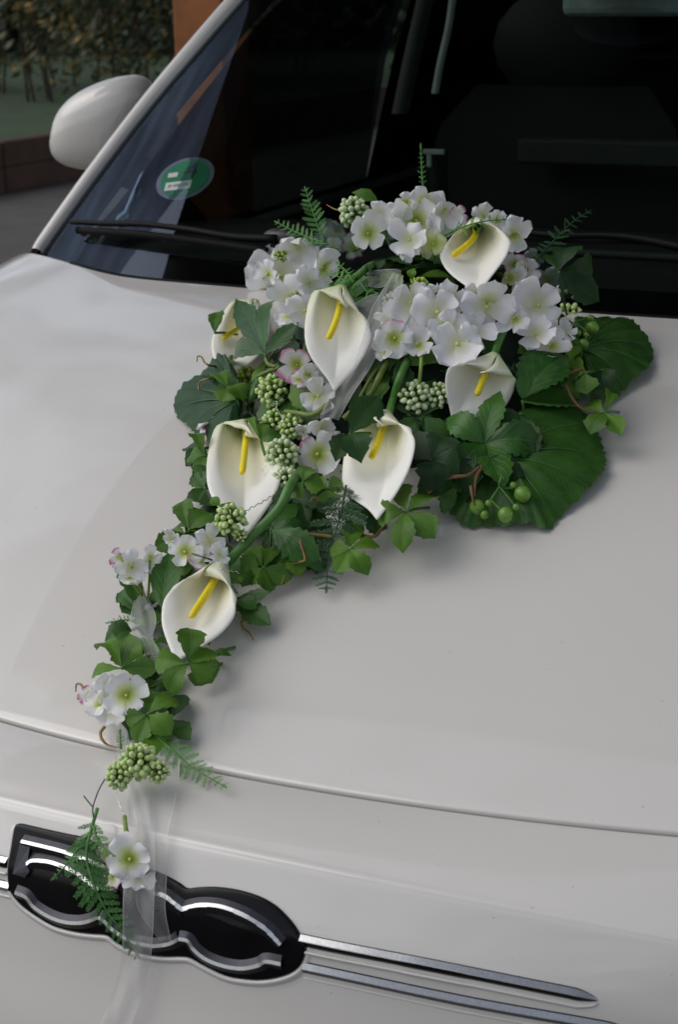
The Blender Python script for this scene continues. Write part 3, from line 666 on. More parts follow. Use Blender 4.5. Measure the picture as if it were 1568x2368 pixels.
for px, ds, w_, h, ms, lab, z0 in ((-60, 17, 1.3, 3.2, ('sh1', 'sh2', 'sh3'), 'leafy shrub with olive leaves at the open end of the lawn', .75), (90, 15.5, 1.0, 3.4, ('sh2', 'sh1', 'sh3'), 'thin stemmed shrub with reddish stems above the timber edging', .95), (210, 17.5, 1.2, 3.3, ('sh1', 'sh3', 'sh2'), 'shrub with yellow autumn leaves behind the door mirror', .8),
                                 (330, 16.5, 1.2, 3.2, ('sh1', 'sh2', 'sh3'), 'bushy green shrub beside the carport post', .7), (440, 18, 1.4, 3.4, ('sh4', 'sh1', 'sh2'), 'dark green shrub behind the carport post', .5), (620, 18, 1.6, 3.3, ('sh4', 'sh1', 'sh2'), 'dark shrub seen through the windscreen', .5)):
    shrub(gr(px, ds), w_, h, 2600, [M[m] for m in ms], lab, z0*.45, 4)
hd = thing('hedge', 'tall dark hedge closing the garden behind the shrubs', 'hedge', gr(200, 24)); hc = gr(200, 24)
R = random.Random(5); vs, fs, fm = [], [], []
for k in range(16000):
    p = hc+V((R.uniform(-8, 8)*math.cos(YAW), R.uniform(-8, 8)*0, 0))
    u_ = R.uniform(-9, 9); p = hc+V((u_*math.cos(YAW), u_*math.sin(YAW), 0))+V((R.gauss(0, .4), R.gauss(0, .4), abs(R.gauss(1.4, 1.0))))
    if p.z > hc.z+3.6: continue
    s = R.uniform(.07, .16); n = V((R.gauss(0, 1), R.gauss(0, 1)-.8, R.gauss(0, 1))).normalized(); a = n.orthogonal().normalized(); b = n.cross(a); i = len(vs)
    vs += [p-a*s, p+b*s*.6, p+a*s, p-b*s*.6]; fs.append((i, i+1, i+2, i+3)); fm.append(R.choices((0, 1, 2), (6, 3, 1))[0])
o = mesh('foliage', vs, fs, None, hd, hc, smooth=False, mats=[M['sh4'], M['sh1'], M['sh2']], fm=fm); o['kind'] = 'stuff'
L = []
for k in range(8): q = hc+V(((k-3.5)*2.2*math.cos(YAW), (k-3.5)*2.2*math.sin(YAW), 0)); L.append(([q, q+V((.05, 0, 1.2)), q+V((0, .05, 2.8))], [.07, .05, .02]))
tubes('stem', L, M['bark'], hd, hc)


# ------------------------------------------------------------------ flowers: builders
def pt(s):
    """(zoom,x,y,h) over the mound, (..,'b',h) over the bonnet, (..,'d',depth), (..,'f',h) on the bodywork"""
    if len(s) == 3: return at(*s, 0)
    if s[3] == 'b': return ab(s[0], s[1], s[2], s[4])
    if s[3] == 'd': px, py = Q(*s[:3]); return CAM+ray(px, py)*s[4]
    if s[3] == 'f':
        p, n = fb(s[0], s[1], s[2], 0); d = (p-CAM).normalized(); return p-d*(s[4]/1000/max(.45, -n.dot(d)))
    return at(*s)
RN = random.Random(11)
UPV = V((0, -.2, .98))
def facing(P, k=.6, jit=.15, rn=RN):
    n = (CAM-P).normalized()*k+UPV*(1-k)+V((rn.gauss(0, jit), rn.gauss(0, jit), rn.gauss(0, jit))); return n.normalized()
def zpx(z, P, px): return px*ZR[z][2]*mpp(P)           # zoom pixels to metres at P
GM = 'flower and leaf bouquet on the bonnet'

def calla(label, base, tip, width, roll=0, stem=(), up=.62, s0=.36, drop=.56, stem_r=.0036, spl_=.60, spx=0, tipx=0, flap=True, hand=None):
    A, T = pt(base), pt(tip); L = (T-A).length; Z = (T-A)/L
    n = (CAM-A).normalized()*up+UPV*(1-up); Y = (n-Z*n.dot(Z)).normalized(); X = Y.cross(Z)
    q = Quaternion(Z, RAD(roll)); X, Y = q @ X, q @ Y
    R_ = zpx(base[0], A, width)/2; r0 = stem_r*1.2; NU, NV = 26, 72
    t = thing('calla_lily', label, 'calla lily', A, 'calla lilies in the bouquet')
    vs, uv = [], []; nr = RN.uniform(0, 6); hand = hand or (1 if roll >= 0 else -1)
    #       v/pi, z, x, y of the rim
    RIM = [(0, 1.0, 0, -.10), (.06, .945, .10, -.092), (.13, .875, .27, -.05), (.21, .79, .52, .03), (.30, .69, .78, .13), (.40, .58, .96, .25), (.50, .49, 1.02, .37), (.62, .41, .90, .50), (.74, .35, .66, .60), (.86, .30, .38, .62), (1.0, .26, .04, .56), (1.12, .24, -.30, .46)]
    LEFT = [(0, 1.0, 0, -.10), (.06, .95, .08, -.092), (.13, .88, .23, -.05), (.21, .80, .48, .02), (.30, .70, .76, .11), (.40, .57, .97, .20), (.50, .43, 1.04, .29), (.60, .30, 1.02, .38), (.69, .18, .92, .47), (.75, .125, .78, .55), (.83, .16, .48, .66), (.91, .22, .20, .72), (1.0, .28, -.08, .74), (1.12, .34, -.32, .70)]
    RS = spl(RIM, 6); LS = spl(LEFT if flap else RIM, 6)
    def rim(q, S):
        for a_, b_ in zip(S, S[1:]):
            if a_[0] <= q <= b_[0]: k = (q-a_[0])/max(1e-9, b_[0]-a_[0]); return [a_[i]+(b_[i]-a_[i])*k for i in (1, 2, 3)]
        return S[-1][1:]
    for i in range(NU+1):
        u = i/NU
        for j in range(NV+1):
            v = (-1.10+2.12*j/NV if flap else -.90+2.02*j/NV); av = abs(v); sg = 1 if v >= 0 else -1
            rz_, rx_, ry_ = rim(av, RS if v >= 0 else LS); over = max(0, av-.80)
            rz_ = (rz_+(s0-.34)*.8*max(0, av-.3)); ang_ = v*math.pi
            f = u**1.12; x = r0*math.sin(ang_)*(1-f)+sg*rx_*R_*f
            y = (r0-r0*math.cos(ang_))*(1-f)+ry_*R_*f*drop/.56
            z_ = u*rz_*L; c = max(0, math.cos(min(av, 1)*math.pi/2))
            y -= .30*R_*c*math.sin(math.pi*u**.9)                       # spoon shaped floor
            y += .16*R_*(1-c)*math.sin(math.pi*u); x += sg*.10*R_*(1-c)*math.sin(math.pi*u)
            e = max(0, (u-.78)/.22)
            y -= e*e*R_*(.16*c+.16*(av > .35)*min(1, (av-.35)*3)); x += sg*e*e*R_*.13*min(1, av*3)*(av < .95); z_ -= e*e*L*.035*(av > .6)   # rolled rim
            y += e*R_*.05*math.sin(9*v+nr)
            if v > 0 and not flap: y += .07*R_*over*5*f
            x += tipx*R_*max(0, z_/L-.6)**2*6
            vs.append(A+X*(x*hand)+Y*y+Z*z_); uv.append((j/NV, z_/L))
    fs_ = grid_faces(NU+1, NV+1)
    if hand > 0: fs_ = [tuple(reversed(q_)) for q_ in fs_]
    o = mesh('spathe', vs, fs_, M['calla'], t, A, uv=uv)
    md = o.modifiers.new('thickness', 'SOLIDIFY'); md.thickness = .0011; md.offset = 0
    S = [A+Z*(L*(.12+spl_*.82*k))+X*(R_*spx*k*k)+Y*(R_*(.14+.10*k)) for k in np.linspace(0, 1, 9)]
    S[0] = A+Z*(L*.03)+Y*r0
    tube('spadix', S+[S[-1]+(S[-1]-S[-2]).normalized()*.0016], [r0*.95, .0028]+[.0031]*6+[.0028, .0011], M['spadix'], t, A, 10)
    sp = [A-Z*.001]+[pt(s) for s in stem] if stem else [A-Z*.001, A-Z*.03-Y*.02, A-Z*.05-Y*.06]
    P = spl([tuple(p) for p in sp], 6); tube('stem', P, stem_r, M['stem'], t, A, 10)
    return t

def petal(F, N, X, Y, ang, R_, wd, cup, ruff, mat, par, org, lift, rn):
    d = X*math.cos(ang)+Y*math.sin(ang); s = N.cross(d); nu, nv = 9, 10; vs, uv = [], []; ph = rn.uniform(0, 6); tw = rn.gauss(0, .16); notch = rn.uniform(.0, .10)
    for i in range(nu+1):
        u = i/nu
        w_ = wd*R_*(.10+.90*u**.62)*max(0, 1-u**5.5)**.5 if u < 1 else .16*wd*R_
        for j in range(nv+1):
            v = 2*j/nv-1
            ex_ = u*R_*(1-notch*(1-abs(v))*u**6+.015*math.sin(5*v+ph)*u**4-.10*v*v*u**3)
            h = cup*R_*u*u+lift*R_*(.3+.7*u)+R_*ruff*math.sin(3.2*v+ph)*u*u+R_*ruff*.7*math.cos(4*u+ph)*v*u+cup*R_*.35*v*v*u+R_*.05*abs(v)*u
            h += tw*v*u*R_*.8-R_*.10*max(0, u-.75)**2*16*(.5+.5*math.sin(ph))
            vs.append(F+d*ex_+s*(v*w_)+N*h); uv.append((j/nv, u))
    return mesh('petal', vs, grid_faces(nu+1, nv+1), mat, par, org, uv=uv)
def head(label, florets, core=None, fs_=1, stalk=True, group='hydrangea heads in the bouquet', k=.55, name='hydrangea', stem_to=None):
    C = []
    for f in florets: C.append(pt((f[0], f[1], f[2], *(f[5] if len(f) > 5 and f[5] else (10,)))))
    ctr = sum(C, V())/len(C); nn = facing(ctr, .5, 0); core = pt(core) if core else ctr-nn*.035
    t = thing(name, label, 'hydrangea', core, group); rn = random.Random(int(florets[0][1]*7+florets[0][2])); st = []
    for F, f in zip(C, florets):
        kind = f[4]; R_ = zpx(f[0], F, f[3])*fs_; out = (F-core); out = out.normalized() if out.length > 1e-4 else nn
        N = (facing(F, k, .12, rn)+out*.75).normalized()
        if len(f) > 6: b = f[6]; N = ((CAM-F).normalized()+cr*b[0]-cu*b[1]).normalized()
        X = N.orthogonal().normalized(); a0 = rn.uniform(0, 1.57) if len(f) < 8 else RAD(f[7]); Y = N.cross(X)
        Xc = (cr-N*cr.dot(N)).normalized(); X, Y = Xc, N.cross(Xc)
        fl = bpy.data.objects.new('floret', None); COL.objects.link(fl); fl.parent = t; fl.empty_display_size = .005
        cup = rn.uniform(.02, .28) if kind != 'c' else .5
        for q in range(4):
            m = {'w': 'p_white', 'g': 'p_green', 'p': 'p_green', 'l': 'p_lime', 'c': 'p_white', 'k': 'p_pink'}[kind]
            if kind == 'p' and q == 0 or kind == 'k' and q != 3: m = 'p_pink'
            if kind == 'w' and rn.random() < .12: m = 'p_green'
            petal(F, N, X, Y, a0+q*math.pi/2+rn.gauss(0, .09), R_*rn.uniform(.88, 1.20), rn.uniform(.58, .76), cup+rn.gauss(0, .24), rn.uniform(.10, .24), M[m], fl, core, .05*(q % 2)+.01*q, rn)
        vs, fs = ball_geo(F+N*R_*.05, R_*.075, 5, 8); mesh('eye', vs, fs, M['eye'], fl, core)
        if stalk: tube('stalk', spl([tuple(core), tuple((core+F)/2-nn*.004), tuple(F)], 3), .0011, M['thin'], fl, core, 5)
    if stem_to: tube('stem', [core]+[pt(s) for s in stem_to], .0016, M['thin'], t, core, 6)
    return t

def leaf(A, T, wd, mat, par, org, n=None, ser=0, fold=.18, arch=.10, wide=.5, name='leaf', side=0, wav=.04, th=.0005, sk=0):
    L = (T-A).length; Z = (T-A)/L; n = n or facing(A); Y = (n-Z*n.dot(Z)).normalized(); X = Y.cross(Z); X, Y = X*math.cos(sk)+Y*math.sin(sk), Y*math.cos(sk)-X*math.sin(sk)
    ns = max(18, ser*4 if ser else 18); nw = 6; vs, uv = [], []; ph = RN.uniform(0, 6); twist = RN.gauss(0, .22); a = math.log(.5)/math.log(wide)
    for i in range(ns+1):
        u = i/ns; w_ = wd/2*math.sin(math.pi*u**a)**(.82 if u < wide else 1.12) if 0 < u < 1 else 0
        for j in range(-nw, nw+1):
            v = j/nw; sw = 0; fz = 0
            if ser and 0 < u < 1:
                sa = (u*ser+(.13 if j < 0 else 0)) % 1; k = abs(v)**6; sw = (1-sa-.5)*.24*k; fz = .010*L*k
            x = v*w_*(1+sw)+side*L*math.sin(math.pi*u)*.3; h = twist*v*w_*u+ fold*abs(v)*w_+arch*L*(math.sin(math.pi*u)-.35*u)+wav*wd*math.sin(5*u+ph+2*v)*v*v-.25*fold*v*v*w_
            vs.append(A+Z*(u*L+fz)+X*x+Y*h); uv.append((.5+.5*v, u))
    o = mesh(name, vs, grid_faces(ns+1, 2*nw+1), mat, par, org, uv=uv)
    return o
def sprig(label, c, tips, mat, ser=5, wide=.58, stem=None, group='leaf sprigs in the bouquet', name='leaf_sprig', fold=.24, arch=.14, kn=.55, cat='leaves', n=None, stem_r=.0014):
    """c: leaf centre; tips: (x, y, width[, dh]) in the same zoom, widths in zoom pixels"""
    C = pt(c); t = thing(name, label, cat, C, group)
    for tp in tips:
        dh = tp[3] if len(tp) > 3 else -7
        if len(c) > 4: s = (c[0], tp[0], tp[1], c[3], c[4]+(dh if c[3] != 'd' else dh/1000))
        else: s = (c[0], tp[0], tp[1], (c[3] if len(c) > 3 else 0)+dh)
        T = pt(s)
        leaf(C, T, zpx(c[0], C, tp[2]*1.14), M[mat], t, C, n or facing(C, kn, .16), ser, fold*RN.uniform(.7, 1.4), arch*RN.gauss(.9, .8), wide, 'leaflet', RN.gauss(0, .05), sk=RN.gauss(0, .12))
    P = [C]+[pt(s) for s in stem] if stem else [C, C+V((0, .01, -.02)), C+V((0, .03, -.05))]
    if not stem and len(c) > 4 and c[3] == 'b': P = [C, C+V((0, .02, -.004)), C+V((0, .05, -.012))]
    tube('stem', spl([tuple(p) for p in P], 4), stem_r, M['stem' if mat != 'l_bright' else 'thin'], t, C, 6)
    return t
def round_leaf(label, outline, ctr, mat, ser=34, bulge=.012, group='large round leaves under the bouquet', vein_to=None):
    """a broad leaf: outline (x,y,h) in one zoom, over the bonnet"""
    z = ctr[0]; C = ab(*ctr); t = thing('round_leaf', label, 'leaf', C, group)
    O = spl([tuple(ab(z, x, y, h)) for x, y, h in outline]+[tuple(ab(z, *outline[0]))], 12)[:-1]; n = len(O); vs, uv = [], []
    NR = 9; ac = 0
    for k in range(NR+1):
        q = k/NR
        for i, p in enumerate(O):
            p = V(p); a = i/n*ser; sa = 1-.030*((a*1.0) % 1)*(q**8)*1.0
            x = C+(p-C)*q*sa; th = i/n*2*math.pi
            x = x+V((0, 0, bulge*math.sin(math.pi*q)+.0030*abs(2*((9*i/n) % 1)-1)*math.sin(math.pi*q)+.003*math.sin(th*4+1)*q*q+.0012*math.sin(th*21)*q**3))
            vs.append(x); uv.append((.5+.5*abs(2*((9*i/n) % 1)-1)*(.25+.75*q), q))
    mesh('blade', vs, grid_faces(NR+1, n, True), M[mat], t, C, uv=uv)
    tips = [O[int(n*(k+.5)/9)] for k in range(9)]
    for tp in tips:
        tp = V(tp); P = []
        for q in np.linspace(0, .86, 8):
            x = C+(tp-C)*q; P.append(x+V((0, 0, bulge*math.sin(math.pi*q)+.0008)))
        tube('vein', P, [.0011*(1-.8*k/7) for k in range(8)], M['l_vein'], t, C, 5)
    tube('stem', [C, C+V((-.01, .03, -.004)), C+V((-.02, .06, .0))], .002, M['stem'], t, C, 6)
    return t

PIN = {}
def pinna_mesh(mat, var):
    key = (mat, var)
    if key in PIN: return PIN[key]
    rn = random.Random(var*31+5); vs, fs = [], []; a, b = tube_geo([V((0, 0, 0)), V((.5, 0, .02)), V((1, 0, -.03))], [.022, .016, .006], 4); vs += a; fs += b
    K = 11
    for k in range(K):
        s = .06+.93*k/(K-1)
        for sg in (-1, 1):
            l = .27*(1-.5*s**3)*rn.uniform(.8, 1.15); an = RAD(rn.uniform(42, 60)); zt_ = rn.uniform(-.08, .14)
            d = V((math.cos(an), sg*math.sin(an), zt_)); p = V((s, 0, .02*math.sin(3*s))); q = d.cross(V((0, 0, 1))).normalized()*.034; i = len(vs)
            vs += [p-q*.6, p+d*l*.5-q+V((0, 0, .02)), p+d*l, p+d*l*.5+q+V((0, 0, .02)), p+q*.6, p+d*l*.5-V((0, 0, .015))]
            fs += [(i, i+1, i+3, i+4), (i+1, i+2, i+3), (i, i+5, i+1), (i+1, i+5, i+2), (i+2, i+5, i+3), (i+3, i+5, i+4)]
    me = bpy.data.meshes.new('pinna'); me.from_pydata([tuple(v) for v in vs], [], fs); me.materials.append(M[mat]); PIN[key] = me; return me
def frond(label, path, plen, mat='fern', pairs=9, stem_r=.0011, start=.12, side=(1, -1), ang=58, group='fern fronds in the bouquet', kn=.6, flat=.5):
    """plen: length of the longest side leaflet in zoom pixels"""
    P = [V(p) for p in spl([tuple(pt(s)) for s in path], 8)]; t = thing('fern_frond', label, 'fern', P[0], group); org = P[0]; n = len(P)
    tube('stem', P, [stem_r*(1-.7*i/n) for i in range(n)], M[mat], t, org, 6)
    ml = zpx(path[0][0], P[0], plen); rn = random.Random(int(path[0][1]*3+path[0][2]))
    cum = [0]
    for a, b in zip(P, P[1:]): cum.append(cum[-1]+(b-a).length)
    def along(s):
        d = s*cum[-1]
        for i in range(n-1):
            if cum[i+1] >= d: k = (d-cum[i])/max(1e-6, cum[i+1]-cum[i]); return P[i].lerp(P[i+1], k), (P[i+1]-P[i]).normalized()
        return P[-1], (P[-1]-P[-2]).normalized()
    for k in range(pairs):
        s = start+(1-start)*(k+.3)/pairs; X, T = along(s)
        for sg in side:
            l = ml*min(1, .45+2.2*(s-start))*(1-s)**.55*rn.uniform(.8, 1.15)+ml*.10
            N = facing(X, kn, .22, rn); N = (N-T*N.dot(T)).normalized(); S = N.cross(T)*sg
            d = (T*math.cos(RAD(ang))+S*math.sin(RAD(ang))+N*rn.gauss(.04, .10)).normalized(); Yv = N.cross(d).normalized(); Zv = d.cross(Yv)
            o = bpy.data.objects.new('pinna', pinna_mesh(mat, rn.randrange(5))); COL.objects.link(o); o.parent = t
            o.matrix_local = Matrix.Translation(X-org) @ Matrix((d, Yv, Zv)).transposed().to_4x4() @ Matrix.Scale(l, 4)
    X, T = along(.93); N = facing(X, kn, .1, rn); Yv = N.cross(T).normalized(); Zv = T.cross(Yv)
    o = bpy.data.objects.new('pinna', pinna_mesh(mat, 1)); COL.objects.link(o); o.parent = t
    o.matrix_local = Matrix.Translation(X-org) @ Matrix((T, Yv, Zv)).transposed().to_4x4() @ Matrix.Scale(max(.006, ml*.35), 4)
    return t
BUD = {}
def bud_mesh(mat):
    if mat in BUD: return BUD[mat]
    vs, fs = ball_geo((0, 0, 0), 1, 8, 10)
    for v in vs:
        if v.z > 0: k = v.z; v.x *= 1-.10*k*k; v.y *= 1-.10*k*k; v.z *= 1.18; 
        if v.z > 1.1: v.z -= .10
    me = bpy.data.meshes.new('bud'); me.from_pydata([tuple(v) for v in vs], [], fs); me.materials.append(M[mat]); me.polygons.foreach_set('use_smooth', [True]*len(fs)); BUD[mat] = me; return me
def buds(label, c, r, mat='bud1', nb=None, stalks=True, stem_to=None, group='bud clusters in the bouquet', br=.215, cover=.74):
    """a rounded head of small green buds"""
    c = c if isinstance(c, list) else [c]; P0 = pt(c[0][:1]+c[0][1:]); t = None; rn = random.Random(int(c[0][1]*5+c[0][2])); rs_ = r if isinstance(r, list) else [r]*len(c)
    for cc, r_ in zip(c, rs_):
        C = pt(cc); R_ = zpx(cc[0], C, r_); n = facing(C, .65, 0)
        C = C-n*R_*.25
        if t is None: base = C-n*R_*1.3; t = thing('bud_cluster', label, 'flower buds', base, group)
        K = nb or max(9, int(33*(r_*ZR[cc[0]][2]/30)**1.0)); X = n.orthogonal().normalized(); Y = n.cross(X); L = []
        for k in range(K):
            zz = 1-(k+.5)/K*2*cover; a = k*2.39996+rn.gauss(0, .12); rr = math.sqrt(max(0, 1-zz*zz)); d = (X*rr*math.cos(a)+Y*rr*math.sin(a)+n*zz).normalized()
            p = C+d*R_*rn.uniform(.74, .96)*V((1, 1, 1)).x; sz = R_*br*rn.uniform(.8, 1.18)*(24/K)**.25
            o = bpy.data.objects.new('bud', bud_mesh(mat)); COL.objects.link(o); o.parent = t
            q = (d+V((rn.gauss(0, .2), rn.gauss(0, .2), rn.gauss(0, .2)))).to_track_quat('Z', 'Y')
            o.matrix_local = Matrix.Translation(p-base) @ q.to_matrix().to_4x4() @ Matrix.Diagonal((sz, sz, sz*1.12, 1))
            L.append(([C-n*R_*.9, C+(p-C)*.55, p], [.0010, .0008, .0008]))
        o = tubes('stalks', L, M['thin'], t, base, 5); o['kind'] = 'stuff'
        tube('stem', [base, C-n*R_*.85], .0016, M['thin'], t, base, 6)
    if stem_to: tube('stem', spl([tuple(base)]+[tuple(pt(s)) for s in stem_to], 5), .0017, M['thin'], t, base, 6)
    return t
def berries(label, L, stems, mat='berry'):
    C0_ = pt(L[0][0]); t = thing('berry_sprig', label, 'berries', C0_, 'berry sprigs in the bouquet')
    for s, r in L:
        P = pt(s); R_ = zpx(s[0], P, r); vs, fs = ball_geo(P, R_, 12, 18); mesh('berry', vs, fs, M[mat], t, C0_)
        d = ((CAM-P).normalized()+cr*RN.uniform(-.2, .8)-cu*RN.uniform(.2, .7)).normalized(); vs, fs = ball_geo(P+d*R_, R_*.10, 5, 7); mesh('berry_tip', vs, fs, M['twig'], t, C0_)
    for s in stems: tube('stalk', spl([tuple(pt(p)) for p in s], 5), .0009, M['stem'], t, C0_, 6)
def ribbon(label, left, right, mat='organza', group='white organza ribbons', steps=8, ripple=.0015):
    A = spl([tuple(pt(s)) for s in left], steps); B = spl([tuple(pt(s)) for s in right], steps); n = min(len(A), len(B)); vs, uv = [], []; L = 0; nw = 12; ph = RN.uniform(0, 6)
    org = V(A[0]); wd = (V(A[0])-V(B[0])).length
    for i in range(n):
        a, b = V(A[i]), V(B[i])
        if i: L += ((V(A[i])+V(B[i]))/2-(V(A[i-1])+V(B[i-1]))/2).length
        nn = facing((a+b)/2, .6, 0)
        for j in range(nw+1):
            k = j/nw; vs.append(a.lerp(b, k)+nn*(ripple*math.sin(k*7+L*60+ph)+ripple*.6*math.sin(k*13-L*90))); uv.append((k, L/max(wd, .01)*.3))
    o = mesh('organza_ribbon', vs, grid_faces(n, nw+1), M[mat], None, org, uv=uv); o.location = org
    o['label'] = label; o['category'] = 'ribbon'; o['group'] = group; return o
def cord(name, label, path, r, mat, cat, group, steps=8, taper=True):
    P = spl([tuple(pt(s)) for s in path], steps); n = len(P); o = tube(name, P, [r*(1-(.6*i/n if taper else 0)) for i in range(n)], M[mat], None, V(P[0]), 6); o.location = V(P[0])
    o['label'] = label; o['category'] = cat; o['group'] = group; return o
def wire(label, path, r=.0004):
    P = [V(p) for p in spl([tuple(pt(s)) for s in path], 14)]; n = len(P); P = [p+(cu*math.sin(i*1.35)+cr*math.cos(i*1.9)*.4)*.0008 for i, p in enumerate(P)]
    o = tube('silver_wire', P, r, M['silver'], None, P[0], 6); o.location = P[0]; o['label'] = label; o['category'] = 'wire'; o['group'] = 'crimped silver wire in the bouquet'
M['l_vein'] = simple('leaf_vein', (.05, .13, .03), .45, .25, 60)

# ------------------------------------------------------------------ flowers: the bouquet
# foam holder under everything
vs, fs = [], []; nr_, na = 10, 36
for i in range(nr_+1):
    q = i/nr_*.93
    for j in range(na):
        a = 2*math.pi*j/na; x = -.035+.165*.86*q*math.cos(a); y = .61+.17*.86*q*math.sin(a)
        vs.append(V((x, y, Bz(x, y)+(.118*(1-q*q)**.55 if i < nr_ else .0)-(.001 if i == nr_ else 0))))
ho = mesh('flower_holder', vs, grid_faces(nr_+1, na, True), M['foam'], None, V((-.035, .61, Bz(-.035, .61)))); ho.location = V((-.035, .61, Bz(-.035, .61)))
ho['label'] = 'dark green foam holder under the bouquet'; ho['category'] = 'flower holder'

# --- calla lilies
calla('cream calla lily half hidden by dark glossy leaves beside the bonnet', (3, 610, 850, 4), (3, 418, 1312, 30), 300, 0, [(3, 690, 830, -30)], spl_=.54, spx=-.62, tipx=-.2)
calla('cream calla lily opening beside the long organza ribbon with white petals behind', (3, 1165, 745, 24), (3, 1118, 1378, 56), 365, 0, [(3, 1255, 665, 8), (3, 1350, 590, 0), (3, 1420, 560, -20)], spx=-.30, s0=.30, spl_=.50)
calla('cream calla lily highest in the bouquet with a short yellow spadix', (4, 575, 275, -10), (4, 570, 555, 26), 300, 12, [(4, 580, 270, -30), (4, 620, 300, -60)], up=.8, s0=.36, drop=.62, spl_=.48, spx=-.7, flap=False)
calla('cream calla lily hanging over the pale bud cluster with a pink petal beside it', (5, 600, 510, 16), (5, 572, 1190, 'b', 50), 395, 0, [(5, 615, 430, 8), (5, 640, 300, 2), (5, 690, 185, -12)], spx=-.05, s0=.30, spl_=.49)
calla('cream calla lily behind the bright serrated creeper leaf', (6, 305, 345, 24), (6, 222, 822, 'b', 56), 365, 30, [(6, 325, 260, 4), (6, 360, 150, 2), (6, 400, 60, -8)], spx=-.15, s0=.34, spl_=.44, hand=1)
calla('cream calla lily seen from the side under the big hydrangea', (6, 832, 35, 8), (6, 640, 362, 30), 310, -30, [(6, 850, -20, 0), (6, 890, -110, -10)], s0=.46, spl_=.56, spx=.1)
calla('cream calla lily on a long green stem at the trailing end', (7, 1030, 405, 8), (7, 715, 985, 'b', 40), 400, 8, [(7, 1130, 290, 'b', 44), (7, 1250, 165, 'b', 54), (7, 1390, 20, 'b', 64), (5, 865, 910, 'b', 72), (5, 900, 850, 'b', 68), (5, 930, 800, 'b', 50)], s0=.34, spl_=.60, spx=-.05, stem_r=.0040, flap=False)

# --- hydrangea heads: (zoom, x, y, radius, kind[, h][, tilt])
head('large pure white hydrangea with upright petals facing the wiper', [(3, 770, 655, 165, 'w', (14,), (-.1, .1)), (3, 880, 560, 140, 'w', (22,), (.1, .7)), (3, 985, 520, 120, 'w', (10,), (.5, .6)), (3, 720, 590, 110, 'w', (6,), (-.6, .5)), (3, 830, 800, 130, 'w', (10,), (-.1, -.5)),
     (3, 930, 880, 105, 'w', (2,), (.2, -.5)), (3, 1040, 600, 105, 'w', (8,), (.6, .1)), (3, 690, 720, 100, 'w', (4,), (-.7, -.1)), (3, 830, 920, 85, 'w', (2,), (-.2, -.9)), (3, 950, 700, 110, 'w', (10,), (.4, -.2))], fs_=1.22)
head('white hydrangea with a lime centre beside the pale bud cluster', [(3, 1130, 395, 105, 'w', (6,), (-.5, .2)), (3, 1120, 330, 70, 'w', (-2,), (-.4, .9)), (3, 1240, 470, 85, 'k', (6,), (-.2, -.4)), (3, 1335, 385, 135, 'g', (14,), (0, -.1)), (3, 1395, 260, 110, 'w', (8,), (.1, .5)), (3, 1430, 400, 90, 'w', (4,), (.5, -.1)), (3, 1100, 470, 80, 'w', (4,), (-.4, -.2))])
head('white hydrangea crowning the bouquet under the upright fern', [(4, 270, 235, 118, 'g', (12,), (0, 0)), (4, 235, 330, 100, 'w', (12,), (-.1, -.5)), (4, 315, 140, 95, 'w', (2,), (.1, .7)), (4, 400, 190, 75, 'w', (4,), (.5, .4)), (4, 465, 205, 60, 'k', (0,), (.8, .4)), (4, 175, 215, 80, 'w', (6,), (-.5, .3)), (4, 375, 265, 80, 'w', (4,), (.5, -.2)), (4, 240, 390, 60, 'w', (2,), (0, -.9)), (4, 215, 135, 60, 'w', (-4,), (-.3, .8))])
head('lime green hydrangea floret under the crowning white hydrangea', [(4, 355, 350, 75, 'l', (4,), (.2, -.3))], group='single florets in the bouquet')
head('small white florets behind the highest calla lily', [(4, 600, 200, 65, 'w', ('d', 1.80), (.1, .6)), (4, 758, 290, 90, 'w', ('d', 1.74), (.5, .3)), (4, 670, 225, 62, 'w', ('d', 1.79), (.2, .4))], core=(4, 690, 340, 'd', 1.80))
head('small white florets with pink edges below the highest calla lily', [(4, 765, 455, 70, 'k', (-4,), (-.2, .3)), (4, 815, 480, 75, 'w', (-2,), (.2, .3)), (4, 770, 510, 55, 'w', (-4,), (-.2, -.4)), (4, 850, 430, 55, 'w', (-8,), (.4, .6)), (4, 740, 520, 45, 'l', (-8,), (-.4, -.3))])
head('lilac white hydrangea beside the round green buds', [(4, 880, 655, 145, 'w', (16,), (0, 0)), (4, 925, 525, 100, 'w', (4,), (.3, .6)), (4, 760, 720, 95, 'w', (8,), (-.6, -.2)), (4, 870, 800, 100, 'w', (8,), (-.1, -.5)), (4, 935, 855, 105, 'w', (2,), (.2, -.6)), (4, 1010, 785, 70, 'w', (-6,), (.7, -.3)), (4, 810, 590, 80, 'w', (6,), (-.4, .5)), (4, 985, 600, 65, 'w', (-2,), (.8, .3))])
head('largest white hydrangea mass with a pink marked floret by the ribbon', [(4, 162, 820, 105, 'p', (20,), (-.15, -.1), 100), (4, 245, 640, 125, 'w', (12,), (-.3, .3)), (4, 375, 690, 135, 'w', (18,), (0, .1)), (4, 440, 620, 95, 'w', (10,), (.1, .6)), (4, 620, 665, 130, 'w', (12,), (.4, .1)), (4, 475, 850, 140, 'w', (14,), (.05, -.3)), (4, 275, 850, 90, 'w', (12,), (-.1, -.4)), (4, 440, 765, 110, 'w', (14,), (.1, -.1)), (4, 560, 600, 85, 'w', (6,), (.3, .7)), (4, 560, 790, 100, 'w', (10,), (.5, -.3)), (4, 130, 740, 60, 'w', (10,), (-.6, .3)), (4, 110, 890, 50, 'w', (8,), (-.5, -.6)), (4, 330, 600, 80, 'w', (6,), (-.1, .8))])
